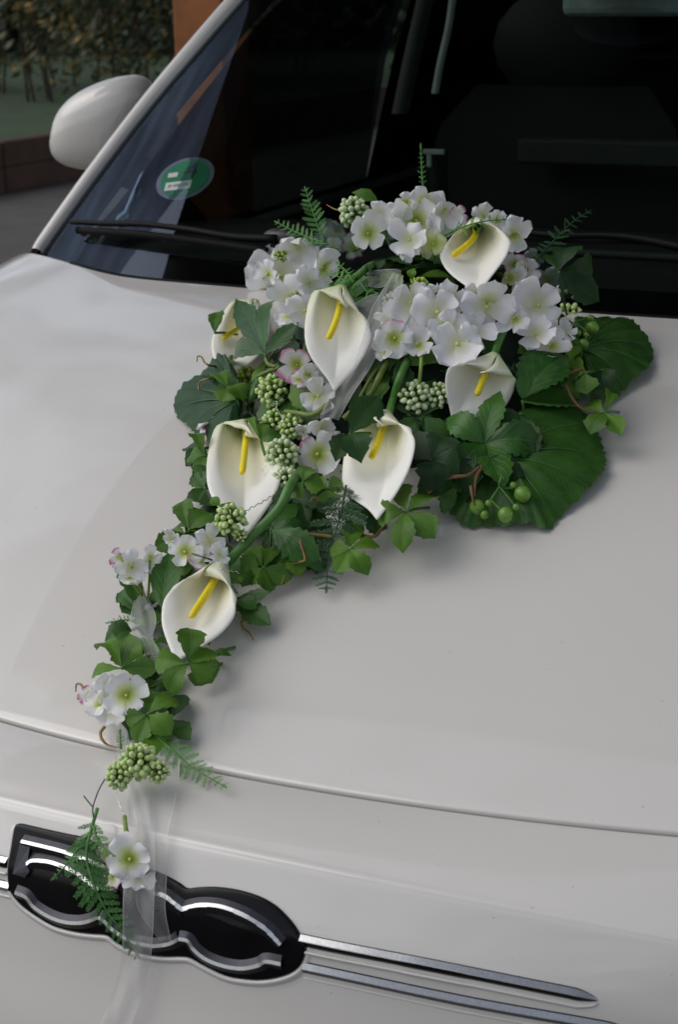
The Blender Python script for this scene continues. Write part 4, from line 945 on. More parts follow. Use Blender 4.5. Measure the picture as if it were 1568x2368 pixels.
head('small white florets curling below the ribbon side calla lily', [(3, 880, 1225, 115, 'k', (8,), (-.2, .1)), (3, 945, 1290, 80, 'w', (8,), (.4, -.1)), (3, 890, 1320, 70, 'k', (4,), (-.1, -.7)), (3, 1015, 1425, 115, 'w', (8,), (.05, -.1))])
head('pink and lime marked floret right beside the mint bud cluster', [(5, 1055, 680, 155, 'p', (20,), (0, 0), 140), (5, 1080, 500, 95, 'w', (6,), (.1, .8)), (5, 1190, 590, 60, 'w', (4,), (.8, .2)), (5, 960, 530, 50, 'w', (4,), (-.4, .7))])
head('drooping white floret with a magenta petal by a calla lily rim', [(5, 365, 510, 90, 'w', (14,), (-.2, .6)), (5, 310, 580, 62, 'k', (12,), (-.8, .2))], core=(5, 560, 470, 6), group='small floret sprays in the bouquet')
head('white florets on bare lime stalks above the looped ribbon', [(7, 440, 385, 125, 'w', ('b', 62), (-.2, .75)), (7, 560, 345, 85, 'w', ('b', 58), (.4, .6)), (7, 370, 330, 70, 'k', ('b', 60), (-.7, .7)), (7, 430, 460, 80, 'w', ('b', 52), (-.2, -.8))], core=(7, 545, 620, 'b', 22), group='small floret sprays in the bouquet')
head('white florets with lime centres above the trailing calla lily', [(7, 785, 300, 120, 'g', ('b', 55), (-.1, -.1)), (7, 700, 215, 75, 'w', ('b', 55), (-.5, .5)), (7, 935, 225, 105, 'w', ('b', 58), (.3, .2)), (7, 1005, 320, 80, 'w', ('b', 50), (.6, -.4)), (7, 880, 350, 75, 'k', ('b', 46), (.3, -.7))], core=(7, 960, 180, 'b', 30), group='small floret sprays in the bouquet')
head('white florets with lime centre and magenta edge near the bonnet gap', [(7, 408, 1220, 142, 'g', ('b', 40), (0, 0), 40), (7, 320, 1160, 105, 'w', ('b', 34), (-.2, .4)), (7, 250, 1265, 110, 'g', ('b', 28), (-.4, -.3)), (7, 175, 1215, 62, 'k', ('b', 28), (-.9, .1)), (7, 320, 1330, 100, 'w', ('b', 24), (-.1, -.5)), (7, 240, 1190, 90, 'w', ('b', 30), (-.6, .3))], core=(7, 330, 1260, 'b', 8))
head('upside down white floret hanging in front of the emblem', [(8, 600, 505, 112, 'g', ('f', 22), (0, .25), 35), (8, 520, 590, 60, 'k', ('f', 10), (-.6, -.3)), (8, 640, 605, 72, 'w', ('f', 12), (.2, -.5)), (8, 490, 480, 55, 'k', ('f', 10), (-.7, .3))], core=(8, 588, 400, 'f', 16), stem_to=[(8, 580, 350, 'f', 14), (8, 576, 308, 'f', 12)], group='pieces hanging below the bouquet')

# --- leaf sprigs
sprig('dark five fingered leaf spread over the side view calla lily', (6, 785, 475, 42), [(590, 340, 125), (862, 205, 120, 6), (1090, 475, 165), (880, 695, 150), (638, 632, 140)], 'l_gloss', 7, .52, fold=.2)
sprig('bright serrated five fingered creeper leaf below a calla lily', (6, 395, 815, 'b', 46), [(365, 672, 115), (548, 738, 120), (540, 945, 125, -14), (372, 1015, 115, -16), (240, 842, 120)], 'l_mid', 5, .62)
sprig('lightest green creeper leaf lying out over the bonnet', (6, 112, 1000, 'b', 34), [(145, 858, 95), (262, 985, 100), (200, 1130, 95, -12), (45, 1120, 90, -12), (14, 1000, 85)], 'l_bright', 5, .64)
sprig('green creeper leaf covering the mouth of the trailing calla lily', (7, 805, 1015, 'b', 52), [(815, 775, 165, 8), (985, 935, 130), (962, 1105, 150, -12), (680, 1212, 150, -14), (588, 985, 150)], 'l_mid', 5, .6)
sprig('green creeper leaf beside the lowest white florets', (7, 545, 1340, 'b', 34), [(565, 1190, 120), (748, 1245, 150), (700, 1470, 150, -10), (480, 1530, 130, -12), (395, 1380, 110)], 'l_mid', 5, .62)
sprig('three fingered creeper leaf above the lowest white florets', (7, 380, 1045, 'b', 34), [(430, 830, 185), (215, 895, 120), (615, 1050, 130), (172, 1105, 90, -14)], 'l_mid', 5, .6)
sprig('single dark oval leaf standing beside the trailing calla lily', (7, 640, 660, 'b', 34), [(700, 282, 175, 16)], 'l_gloss', 0, .5, arch=.05)
sprig('dark leaf pair behind the bare floret stalks', (7, 500, 690, 'b', 18), [(358, 408, 130, 6), (350, 560, 90, 0)], 'l_dark', 5, .5)
sprig('dark toothed leaf beside the looped ribbon', (7, 440, 800, 'b', 16), [(268, 862, 150, 0), (300, 790, 110, 6)], 'l_dark', 6, .5)
sprig('four glossy dark leaves overlapping the half hidden calla lily', (3, 675, 1155, 22), [(487, 798, 165, 6), (455, 1165, 130, 0), (735, 785, 105, -4), (890, 950, 105, -14)], 'l_gloss', 6, .55, arch=.04, fold=.12)
sprig('small pale leaf behind the half hidden calla lily', (3, 350, 1020, 'b', 34), [(388, 868, 90, 10)], 'l_mid', 4, .5)
sprig('small bright leaf at the tip of the half hidden calla lily', (3, 430, 1312, 10), [(460, 1182, 95, 4), (395, 1340, 60, -6)], 'l_bright', 4, .5)
sprig('pair of broad glossy leaves beside the lilac white hydrangea', (4, 800, 1130, 24), [(1028, 893, 215, 14), (1088, 1122, 215, 6), (820, 990, 90, -8)], 'l_gloss', 9, .5, arch=.06)
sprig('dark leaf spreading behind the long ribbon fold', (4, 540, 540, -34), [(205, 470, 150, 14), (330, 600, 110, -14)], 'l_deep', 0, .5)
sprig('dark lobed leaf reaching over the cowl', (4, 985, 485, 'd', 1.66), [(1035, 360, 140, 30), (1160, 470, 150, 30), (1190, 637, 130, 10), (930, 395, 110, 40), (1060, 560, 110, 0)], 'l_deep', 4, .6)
sprig('grey green leaf behind the crowning bud cluster', (3, 1400, 175, 'd', 1.70), [(1228, 114, 75, 0)], 'l_mid', 3, .45)
sprig('large dark leaf fan under the long green stem', (5, 755, 1165, 'b', 34), [(1062, 1025, 190, -4), (1090, 1420, 185, -16), (1010, 1190, 130, -10), (930, 1000, 110, 6)], 'l_gloss', 8, .55, fold=.12)
sprig('shaded creeper leaf below the long green stem', (5, 705, 1410, 'b', 26), [(590, 1285, 130), (745, 1265, 110), (890, 1480, 130, -12), (745, 1572, 130, -14), (600, 1510, 125, -10)], 'l_mid', 5, .6)
sprig('dark leaves edging the bouquet beside the drooping floret', (5, 330, 640, 'b', 22), [(195, 640, 100), (205, 755, 110, -10), (300, 850, 110, -12)], 'l_dark', 5, .55)
sprig('dark toothed leaves under the rim of the hanging calla lily', (5, 290, 720, 'b', 16), [(330, 935, 115, -6), (440, 985, 120, -6)], 'l_dark', 5, .5)
sprig('pale leaf with dark partner above the small lime centred florets', (5, 230, 1165, 'b', 34), [(195, 958, 125, 6), (375, 1050, 165, 2), (330, 1150, 120, -6)], 'l_mid', 5, .55)
sprig('dark pointed leaf pair pointing along the bonnet below the pale leaf', (5, 200, 1190, 'b', 24), [(0, 1290, 130, -8), (90, 1180, 90, -4)], 'l_mid', 5, .5)
sprig('dark green leaves between the pink floret and a calla lily', (5, 1275, 715, 'b', 30), [(1350, 640, 100), (1300, 895, 135, -12), (1180, 700, 90), (1330, 830, 110, -10)], 'l_mid', 4, .55)
sprig('folded green leaf pair beyond the trailing calla lily', (7, 1110, 605, 'b', 24), [(1335, 560, 95, 4), (1340, 770, 140, -12), (1250, 660, 100, -4)], 'l_dark', 5, .55)
sprig('little trefoil leaf on a brown vine beside the broad round leaf', (6, 1385, 322, 'b', 34), [(1275, 285, 95), (1312, 425, 105, -8), (1470, 432, 95, -8), (1400, 225, 70)], 'l_mid', 3, .6)
sprig('dim olive leaf hanging above the trefoil leaf', (6, 1290, 120, 'b', 58), [(1225, 60, 80), (1300, 230, 110, -12), (1190, 140, 60)], 'l_mid', 3, .6)
sprig('dim leaf pair lying on the farthest round leaf', (6, 1370, 110, 'b', 46), [(1340, 205, 90, -8), (1425, 190, 90, -8)], 'l_deep', 3, .6)
sprig('small green leaves between the two bud clusters', (5, 690, 590, 12), [(690, 470, 70, 4), (825, 560, 95, 2), (640, 510, 50)], 'l_mid', 3, .5)
sprig('toothed leaf behind the ribbon side calla lily', (3, 1145, 1275, -16), [(950, 1130, 110, 2)], 'l_mid', 8, .5)
sprig('upright leaf beside the small lime buds', (4, 245, 525, -4), [(258, 468, 45, 8)], 'l_bright', 0, .5)
sprig('olive leaf at the foot of the lilac white hydrangea', (4, 1030, 850, 0), [(1085, 890, 70, -6), (1060, 930, 90, -14)], 'l_bright', 0, .5)
sprig('pale leaves lying on the blue green round leaf', (5, 560, 330, 'b', 40), [(440, 200, 130, 0), (490, 390, 100, -6), (420, 300, 90, -4)], 'l_mid', 5, .5)
sprig('lime leaf above the pale hanging bud cluster', (5, 430, 1010, 'b', 46), [(370, 955, 60, 4)], 'l_bright', 0, .5)
sprig('dark leaf tip beyond the trailing calla lily mouth', (7, 960, 960, 'b', 22), [(1085, 958, 70, -4)], 'l_dark', 0, .5)
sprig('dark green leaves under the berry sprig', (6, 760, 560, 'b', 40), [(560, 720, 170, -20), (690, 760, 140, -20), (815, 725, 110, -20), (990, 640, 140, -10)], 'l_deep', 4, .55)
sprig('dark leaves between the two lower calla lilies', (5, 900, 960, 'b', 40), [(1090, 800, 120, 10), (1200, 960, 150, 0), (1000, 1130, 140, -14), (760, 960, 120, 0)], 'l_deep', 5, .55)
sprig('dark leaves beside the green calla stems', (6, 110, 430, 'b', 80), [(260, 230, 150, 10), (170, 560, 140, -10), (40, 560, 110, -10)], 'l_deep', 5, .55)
sprig('lowest green leaf over the hanging bud cluster', (10, 700, 330, 'f', 18), [(620, 385, 60, -2), (720, 430, 90, 0)], 'l_bright', 0, .5)
sprig('dark leaf under the broad glossy leaf pair', (6, 960, 330, 'b', 50), [(1000, 610, 150, -30), (880, 360, 110, 0)], 'l_deep', 6, .5)

# dark filler sprigs tucked into the mound
rf = random.Random(21)
for k in range(64):
    a = rf.uniform(0, 6.283); q = math.sqrt(rf.uniform(.02, .98)); x = -.035+.16*q*math.cos(a); y = .61+.165*q*math.sin(a)
    C = V((x, y, Bz(x, y)+dome(x, y)-.012-rf.uniform(0, .012)))
    t = thing('filler_leaf_sprig', 'dark leaf sprig tucked low between the flowers', 'leaves', C, 'dark filler leaf sprigs'); n = (V((x+.035, y-.61, .10)).normalized()+UPV*.5).normalized(); X = n.orthogonal().normalized(); Y = n.cross(X); a0 = rf.uniform(0, 6)
    for j in range(4):
        an = a0+j*1.5+rf.gauss(0, .25); d = X*math.cos(an)+Y*math.sin(an); l = rf.uniform(.030, .052)
        T = C+d*l-n*.010; fl_ = Bz(T.x, T.y)+.004
        if T.z < fl_: T.z = fl_
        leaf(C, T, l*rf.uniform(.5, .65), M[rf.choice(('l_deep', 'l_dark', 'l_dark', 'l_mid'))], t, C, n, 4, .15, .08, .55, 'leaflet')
    tube('stem', [C, C-n*.03], .0014, M['stem'], t, C, 6)
for k in range(30):
    i = rf.randrange(1, len(TRW)-1); f_ = rf.random(); x = TRW[i][0]*(1-f_)+TRW[i+1][0]*f_+rf.gauss(0, .016); y = TRW[i][1]*(1-f_)+TRW[i+1][1]*f_+rf.gauss(0, .012)
    if y < .13: continue
    C = V((x, y, Bz(x, y)+.012)); t = thing('filler_leaf_sprig', 'dark leaf sprig under the trailing end of the bouquet', 'leaves', C, 'dark leaf sprigs under the trail'); a0 = rf.uniform(0, 6)
    for j in range(3):
        an = a0+j*2.1; l = rf.uniform(.026, .042); T = C+V((math.cos(an)*l, math.sin(an)*l, 0)); T.z = Bz(T.x, T.y)+rf.uniform(.006, .012)
        leaf(C, T, l*.55, M[rf.choice(('l_deep', 'l_dark', 'l_mid'))], t, C, UPV, 4, .15, .06, .55, 'leaflet')
    tube('stem', [C, V((x, y+.008, Bz(x, y)+.002))], .0013, M['stem'], t, C, 6)

# --- broad round leaves lying on the bonnet
round_leaf('broad dark green round leaf under the green berries', [(545, 770, 6), (630, 858, 5), (700, 882, 6), (800, 880, 5), (900, 900, 5), (1010, 892, 6), (1105, 902, 5), (1165, 832, 6), (1270, 745, 8), (1350, 672, 8), (1398, 585, 10), (1392, 490, 12), (1350, 400, 16), (1270, 315, 24), (1000, 300, 40), (700, 480, 30), (580, 640, 14)], (6, 860, 560, 30), 'l_round', 46, .010)
round_leaf('round leaf nearest the cowl spreading beyond the buds', [(1060, 730, 30), (1180, 712, 24), (1330, 706, 18), (1385, 770, 14), (1445, 845, 12), (1460, 890, 10), (1435, 975, 10), (1350, 1035, 10), (1260, 1110, 8), (1170, 1110, 16), (1080, 960, 26), (1050, 830, 34)], (4, 1090, 880, 34), 'l_round', 36, .008)
round_leaf('blue green round leaf with toothed edge beside the half hidden calla lily', [(470, 60, 30), (395, 45, 22), (310, 135, 16), (195, 235, 10), (128, 345, 6), (150, 425, 5), (215, 505, 6), (255, 545, 8), (330, 590, 12), (440, 560, 24), (560, 420, 34), (570, 220, 40)], (5, 530, 350, 38), 'l_blue', 32, .006)
round_leaf('dark round leaf under the lowest part of the mound', [(560, 1260, 10), (640, 1390, 6), (800, 1440, 5), (960, 1425, 5), (1090, 1420, 5), (1150, 1300, 6), (1160, 1150, 16), (1050, 980, 30), (800, 1000, 34), (640, 1120, 24)], (5, 760, 1150, 26), 'l_dark', 26, .004)

# --- ferns
frond('upright fern tip standing above the crowning hydrangea', [(2, 392, 905, 'd', 1.70), (2, 384, 800, 'd', 1.70), (2, 378, 675, 'd', 1.70)], 26, 'fern', 9)
frond('tall pointed fern behind the large pure white hydrangea', [(3, 1060, 440, 'd', 1.72), (3, 1000, 300, 'd', 1.73), (3, 930, 88, 'd', 1.74)], 90, 'fern', 10)
frond('fern reaching sideways above the large pure white hydrangea', [(3, 1050, 440, 'd', 1.70), (3, 900, 385, 'd', 1.72), (3, 738, 305, 'd', 1.74)], 80, 'fern', 9)
frond('fern spreading below the sideways fern', [(3, 1080, 450, 'd', 1.69), (3, 960, 440, 'd', 1.70), (3, 860, 430, 'd', 1.71)], 60, 'fern', 6)
frond('dark fern spray pointing to the far wiper', [(4, 850, 450, 'd', 1.66), (4, 950, 340, 'd', 1.70), (4, 1050, 240, 'd', 1.73), (4, 1146, 180, 'd', 1.75)], 75, 'ferndark', 11)
frond('bright fern arching over the highest calla lily', [(4, 400, 310, 'd', 1.60), (4, 500, 265, 'd', 1.56), (4, 620, 235, 'd', 1.56), (4, 722, 228, 'd', 1.58)], 60, 'fernbright', 9)
frond('bright fern tuft between the ribbon and the pure white hydrangea', [(3, 1250, 790, 10), (3, 1190, 690, 18), (3, 1075, 622, 20)], 90, 'fernbright', 7)
frond('short bright fern beside the ribbon side calla stem', [(3, 1240, 700, 14), (3, 1210, 640, 18), (3, 1135, 568, 20)], 60, 'fernbright', 6)
frond('fern lying across the top of the ribbon side calla lily', [(3, 1230, 740, 14), (3, 1140, 742, 20), (3, 1008, 742, 20)], 62, 'fernbright', 6)
frond('fern sprig tucked under the ribbon fold', [(3, 1290, 700, 10), (3, 1340, 760, 8), (3, 1400, 720, 8)], 60, 'fern', 5)
frond('long dark fern hanging out over the bonnet edge of the mound', [(5, 1240, 880, 'b', 52), (5, 1200, 1080, 'b', 40), (5, 1140, 1280, 'b', 26), (5, 1118, 1420, 'b', 16), (5, 1112, 1565, 'b', 10)], 180, 'ferndark', 16, start=.02, ang=74)
frond('dark fern slanting under the lower calla lily', [(5, 1250, 940, 'b', 50), (5, 1330, 1060, 'b', 34), (5, 1400, 1150, 'b', 24)], 70, 'ferndark', 8)
frond('green fern at the foot of the trail over the bonnet gap', [(10, 690, 310, 'f', 20), (10, 780, 390, 'f', 16), (10, 900, 490, 'f', 12), (10, 1048, 578, 'f', 8)], 85, 'fernbright', 12)
frond('long fern hanging in front of the emblem', [(8, 450, 272, 'f', 14), (8, 425, 360, 'f', 18), (8, 400, 480, 'f', 20), (8, 425, 600, 'f', 18), (8, 490, 740, 'f', 14), (8, 560, 830, 'f', 12), (8, 648, 965, 'f', 8)], 120, 'fern', 17, .0014, .10, group='pieces hanging below the bouquet')
frond('side branch of fern hanging over the numeral 5', [(8, 425, 370, 'f', 18), (8, 360, 460, 'f', 18), (8, 300, 540, 'f', 16), (8, 248, 592, 'f', 14)], 60, 'fern', 9, group='pieces hanging below the bouquet')
frond('upper fern branch beside the hanging floret', [(8, 430, 350, 'f', 18), (8, 460, 430, 'f', 22), (8, 540, 500, 'f', 24)], 60, 'fern', 7, group='pieces hanging below the bouquet')
frond('dark fern under the side view calla lily', [(6, 560, 110, -16), (6, 650, 120, -16), (6, 740, 95, -16)], 90, 'ferndark', 8)
frond('dark fern between the calla stem and the dark five fingered leaf', [(6, 400, 330, 4), (6, 520, 390, 2), (6, 600, 420, 0), (6, 680, 510, -4)], 90, 'ferndark', 10)
frond('dark fern tuft below the lilac white hydrangea', [(4, 700, 960, -2), (4, 780, 980, 0), (4, 850, 960, 0)], 70, 'ferndark', 6)
frond('short fern across a small lime centred floret', [(7, 990, 360, 'b', 40), (7, 930, 340, 'b', 56), (7, 858, 318, 'b', 60)], 34, 'ferndark', 6)
frond('fern tip beyond the looped ribbon', [(7, 470, 740, 'b', 12), (7, 390, 735, 'b', 12), (7, 305, 750, 'b', 10)], 42, 'fern', 7)
frond('fern tip under the looped ribbon', [(7, 620, 850, 'b', 20), (7, 540, 930, 'b', 20), (7, 470, 998, 'b', 18)], 40, 'fern', 6)
frond('short upright fern above the lowest bud cluster', [(10, 560, 400, 'f', 12), (10, 556, 365, 'f', 14), (10, 556, 330, 'f', 14)], 30, 'fernbright', 5)
frond('fern lying on the blue green round leaf', [(5, 560, 430, 'b', 30), (5, 400, 440, 'b', 22), (5, 280, 425, 'b', 14)], 60, 'ferndark', 8)

# --- bud clusters
buds('pale bud cluster standing behind the crowning hydrangea', [(3, 1240, 235, 'd', 1.68)], 95, 'bud3')
buds('yellow green bud cluster below the four glossy dark leaves', [(3, 550, 1310, 10)], 78, 'bud2')
buds('pale bud cluster between a calla stem and the curling florets', [(3, 715, 1385, 8)], 98, 'bud1')
buds('pale twin bud cluster at the end of the long ribbon', [(5, 770, 470, 12), (5, 890, 500, 12)], [78, 84], 'bud1')
buds('whitish bud cluster beside the pink and lime floret', [(5, 830, 670, 16), (5, 855, 840, 12)], [108, 92], 'bud3')
buds('small pale bud cluster beside the hanging calla lily', [(5, 690, 690, -16)], 62, 'bud1')
buds('pale bud cluster hanging under the tip of a calla lily', [(5, 500, 1090, 'b', 72), (5, 562, 1195, 'b', 58)], [100, 42], 'bud1', stem_to=[(5, 430, 1060, 'b', 70), (5, 385, 1170, 'b', 54)])
buds('pale twin bud cluster on lime stalks below the largest hydrangea', [(4, 265, 1110, 8), (4, 390, 1100, 8)], [82, 62], 'bud3', stem_to=[(4, 290, 1000, 14), (4, 295, 910, 10)])
buds('pale bud cluster between the lilac white hydrangea and the cowl', [(4, 1060, 600, -4), (4, 1035, 705, -4)], [62, 66], 'bud1')
buds('small lime bud cluster above the largest hydrangea', [(4, 285, 555, 4), (4, 325, 600, 2)], [45, 36], 'bud2')
buds('small bud cluster seen through the long ribbon', [(4, 150, 640, -4)], 50, 'bud3')
buds('lowest pale bud cluster over the bonnet gap', [(10, 640, 452, 'f', 28), (10, 548, 520, 'f', 24), (10, 728, 500, 'f', 22)], [88, 62, 54], 'bud1')
buds('tiny bud cluster behind the large pure white hydrangea', [(3, 770, 522, 'd', 1.66)], 42, 'bud2')

# --- round green berries
berries('sprig of round green berries over the broad round leaf', [((6, 975, 728, 'b', 26), 43), ((6, 890, 830, 'b', 22), 40), ((6, 748, 792, 'b', 24), 38), ((6, 928, 687, 'b', 30), 22), ((6, 805, 773, 'b', 26), 18), ((6, 942, 793, 'b', 22), 18), ((6, 785, 830, 'b', 20), 23)],
        [[(6, 860, 690, 'b', 34), (6, 905, 745, 'b', 28), (6, 942, 793, 'b', 22)], [(6, 860, 690, 'b', 34), (6, 830, 735, 'b', 30), (6, 805, 773, 'b', 26)], [(6, 820, 760, 'b', 28), (6, 860, 800, 'b', 24), (6, 890, 830, 'b', 22)], [(6, 870, 640, 'b', 40), (6, 860, 690, 'b', 34), (6, 928, 700, 'b', 30)], [(6, 748, 792, 'b', 24), (6, 785, 830, 'b', 20)], [(6, 928, 687, 'b', 30), (6, 975, 728, 'b', 26)]])
berries('dim green berries beside the round leaf nearest the cowl', [((4, 1150, 768, 'b', 50), 34), ((4, 1105, 850, 'b', 44), 28), ((4, 1140, 720, 'b', 56), 18), ((4, 1120, 805, 'b', 48), 15), ((4, 1078, 795, 'b', 50), 18)], [[(4, 1060, 740, 'b', 56), (4, 1120, 790, 'b', 50), (4, 1105, 850, 'b', 44)], [(4, 1060, 740, 'b', 56), (4, 1140, 720, 'b', 56), (4, 1150, 768, 'b', 50)], [(4, 1060, 740, 'b', 56), (4, 1078, 795, 'b', 50)]])
berries('single dark green berry behind the trailing calla lily', [((7, 720, 615, 'b', 22), 48)], [[(7, 720, 615, 'b', 22), (7, 760, 540, 'b', 16), (7, 800, 480, 'b', 10)]])

# --- ribbons
ribbon('long organza ribbon falling beside the open calla lily', [(3, 1490, 640, 34), (3, 1420, 760, 40), (3, 1355, 880, 42), (3, 1300, 1060, 40), (3, 1225, 1260, 34), (3, 1110, 1400, 26), (3, 1020, 1570, 14)], [(3, 1562, 650, 36), (3, 1548, 760, 44), (3, 1508, 870, 46), (3, 1455, 1020, 44), (3, 1350, 1240, 36), (3, 1245, 1410, 26), (3, 1145, 1580, 14)])
ribbon('upper fold of the long organza ribbon under the hydrangeas', [(3, 1320, 630, 12), (3, 1400, 618, 16), (3, 1500, 612, 20), (3, 1550, 625, 20)], [(3, 1345, 730, 10), (3, 1420, 730, 14), (3, 1480, 690, 18), (3, 1520, 690, 20)], 'organza2')
ribbon('dim organza ribbon behind the open calla lily rim', [(3, 1400, 755, 14), (3, 1310, 790, 12), (3, 1240, 840, 8), (3, 1200, 900, 4)], [(3, 1420, 860, 14), (3, 1370, 930, 12), (3, 1320, 1010, 10), (3, 1280, 1060, 4)], 'organza2')
ribbon('small curled organza loop at the tip of a calla lily', [(3, 1000, 1250, 10), (3, 1040, 1235, 14), (3, 1100, 1260, 14), (3, 1140, 1320, 14), (3, 1135, 1380, 12)], [(3, 1005, 1290, 10), (3, 1030, 1330, 14), (3, 1070, 1345, 14), (3, 1100, 1370, 14), (3, 1120, 1400, 12)])
ribbon('looped organza ribbon beside the bare floret stalks', [(7, 490, 500, 'b', 22), (7, 440, 680, 'b', 30), (7, 435, 780, 'b', 30), (7, 500, 880, 'b', 24), (7, 530, 960, 'b', 20), (7, 560, 1080, 'b', 16)], [(7, 520, 520, 'b', 26), (7, 590, 680, 'b', 34), (7, 600, 760, 'b', 34), (7, 580, 850, 'b', 30), (7, 625, 940, 'b', 26), (7, 690, 1080, 'b', 20)])
ribbon('organza ribbon crossing under the green creeper leaf', [(7, 560, 1000, 'b', 14), (7, 590, 1080, 'b', 14), (7, 545, 1160, 'b', 12)], [(7, 660, 1010, 'b', 18), (7, 710, 1085, 'b', 18), (7, 640, 1190, 'b', 12)])
ribbon('narrow organza ribbon curving behind the trailing calla lily', [(7, 1085, 420, 'b', 26), (7, 1125, 500, 'b', 22), (7, 1115, 600, 'b', 18), (7, 1060, 720, 'b', 14), (7, 990, 800, 'b', 12)], [(7, 1065, 470, 'b', 30), (7, 1075, 540, 'b', 28), (7, 1050, 620, 'b', 26), (7, 1010, 700, 'b', 24), (7, 985, 770, 'b', 20)], 'organza2')
ribbon('dark looking organza ribbon behind the hanging calla lily', [(5, 770, 730, 6), (5, 790, 820, 6), (5, 760, 930, 6), (5, 680, 1080, 6), (5, 600, 1195, 6)], [(5, 690, 770, 2), (5, 730, 860, 2), (5, 720, 960, 2), (5, 640, 1080, 2), (5, 580, 1180, 2)], 'organza2')
ribbon('wide organza ribbon tail hanging over the bonnet edge', [(10, 560, 180, 'b', 10), (10, 580, 330, 'f', 6), (8, 585, 60, 'f', 5), (8, 600, 200, 'f', 5), (8, 640, 400, 'f', 5), (8, 632, 640, 'f', 9), (8, 640, 740, 'f', 10), (8, 740, 880, 'f', 8)], [(10, 820, 180, 'b', 12), (10, 822, 330, 'f', 8), (8, 830, 100, 'f', 7), (8, 800, 280, 'f', 6), (8, 776, 405, 'f', 5), (8, 770, 600, 'f', 9), (8, 765, 740, 'f', 10), (8, 790, 880, 'f', 8)], 'organza2')
ribbon('narrow organza ribbon end hanging past the emblem', [(10, 500, 290, 'f', 5), (10, 530, 430, 'f', 5), (8, 590, 200, 'f', 7), (8, 590, 440, 'f', 8), (8, 570, 660, 'f', 16), (8, 566, 900, 'f', 12), (8, 530, 1100, 'f', 10), (8, 450, 1290, 'f', 8)], [(10, 620, 290, 'f', 7), (10, 660, 430, 'f', 7), (8, 690, 200, 'f', 8), (8, 716, 440, 'f', 9), (8, 714, 660, 'f', 16), (8, 704, 900, 'f', 12), (8, 668, 1100, 'f', 10), (8, 600, 1290, 'f', 8)])

# --- tendrils, twigs and stems
def tendril(label, path, r=.0013, mat='tend'): return cord('vine_tendril', label, path, r, mat, 'tendril', 'brown vine tendrils')
tendril('curled brown tendril over the bonnet beside the half hidden calla lily', [(3, 376, 1232, 6), (3, 320, 1230, 'b', 46), (3, 285, 1210, 'b', 50), (3, 265, 1175, 'b', 54), (3, 240, 1172, 'b', 54), (3, 236, 1205, 'b', 52)])
tendril('brown tendril bent over the blue green round leaf', [(3, 395, 1297, 6), (3, 320, 1312, 'b', 40), (3, 255, 1335, 'b', 32), (3, 248, 1390, 'b', 26), (3, 270, 1460, 'b', 24)])
tendril('long wavy brown tendril below the dark leaf fan', [(5, 1150, 1208, 'b', 34), (5, 1040, 1195, 'b', 38), (5, 955, 1198, 'b', 38), (5, 945, 1240, 'b', 36), (5, 975, 1350, 'b', 28), (5, 940, 1372, 'b', 26), (5, 860, 1395, 'b', 22), (5, 845, 1450, 'b', 18), (5, 822, 1520, 'b', 14)], .0015)
tendril('tiny brown tendril loop above the dark leaf fan', [(5, 1010, 985, 'b', 56), (5, 1025, 960, 'b', 58), (5, 1050, 958, 'b', 58), (5, 1055, 985, 'b', 54), (5, 1045, 995, 'b', 50)], .001)
tendril('brown tendril end below the folded green leaf pair', [(7, 1180, 735, 'b', 10), (7, 1148, 745, 'b', 9), (7, 1160, 785, 'b', 7), (7, 1205, 825, 'b', 6), (7, 1225, 862, 'b', 4)])
tendril('hooked brown tendril beside the magenta edged floret', [(7, 200, 1200, 'b', 22), (7, 145, 1187, 'b', 20), (7, 115, 1148, 'b', 20), (7, 88, 1150, 'b', 18), (7, 84, 1195, 'b', 16)])
tendril('brown tendril curling down to the lowest bud cluster', [(10, 485, 295, 'f', 12), (10, 465, 325, 'f', 10), (10, 475, 360, 'f', 10), (10, 505, 383, 'f', 10), (10, 560, 394, 'f', 12)], .0015)
tendril('short tendril behind the drooping floret leaves', [(5, 270, 810, 'b', 14), (5, 262, 835, 'b', 8), (5, 245, 850, 'b', 5)], .001)
tendril('fine tendril beside the pale bud cluster on top', [(3, 1170, 235, 'd', 1.68), (3, 1120, 225, 'd', 1.69), (3, 1070, 197, 'd', 1.70)], .001)
def twig(label, path, r=.0026): return cord('twig', label, path, r, 'twig', 'twig', 'brown twigs in the bouquet')
twig('brown twig between a calla lily and the berry sprig', [(6, 500, 718, 'b', 34), (6, 575, 655, 'b', 44), (6, 640, 640, 'b', 46), (6, 705, 632, 'b', 46), (6, 760, 590, 'b', 44)])
twig('thin brown twig hooking above the berries', [(6, 770, 590, 'b', 42), (6, 742, 650, 'b', 42), (6, 735, 740, 'b', 30)], .002)
twig('short twig touching the smallest berries', [(6, 716, 688, 'b', 38), (6, 724, 740, 'b', 34), (6, 732, 782, 'b', 30)], .0016)
twig('brown twig leading to the trefoil leaf', [(6, 1190, 180, 'b', 56), (6, 1225, 250, 'b', 46), (6, 1280, 305, 'b', 38), (6, 1372, 325, 'b', 34)], .0018)
twig('short brown twig behind the broad glossy leaves', [(6, 1190, 128, 'b', 60), (6, 1240, 112, 'b', 60), (6, 1285, 102, 'b', 58)], .002)
twig('brown twig between the two bright creeper leaves', [(6, -10, 940, 'b', 24), (6, 120, 925, 'b', 24), (6, 230, 940, 'b', 22), (6, 285, 880, 'b', 26), (6, 370, 800, 'b', 40)], .0022)
twig('dark twig behind the trailing calla lily base', [(7, 690, 600, 'b', 12), (7, 740, 520, 'b', 16), (7, 830, 470, 'b', 18), (7, 960, 470, 'b', 14)], .0022)
twig('dark twig along the trail beside the shaded creeper leaf', [(5, 705, 1400, 'b', 20), (5, 680, 1300, 'b', 18), (5, 720, 1200, 'b', 22)], .0018)
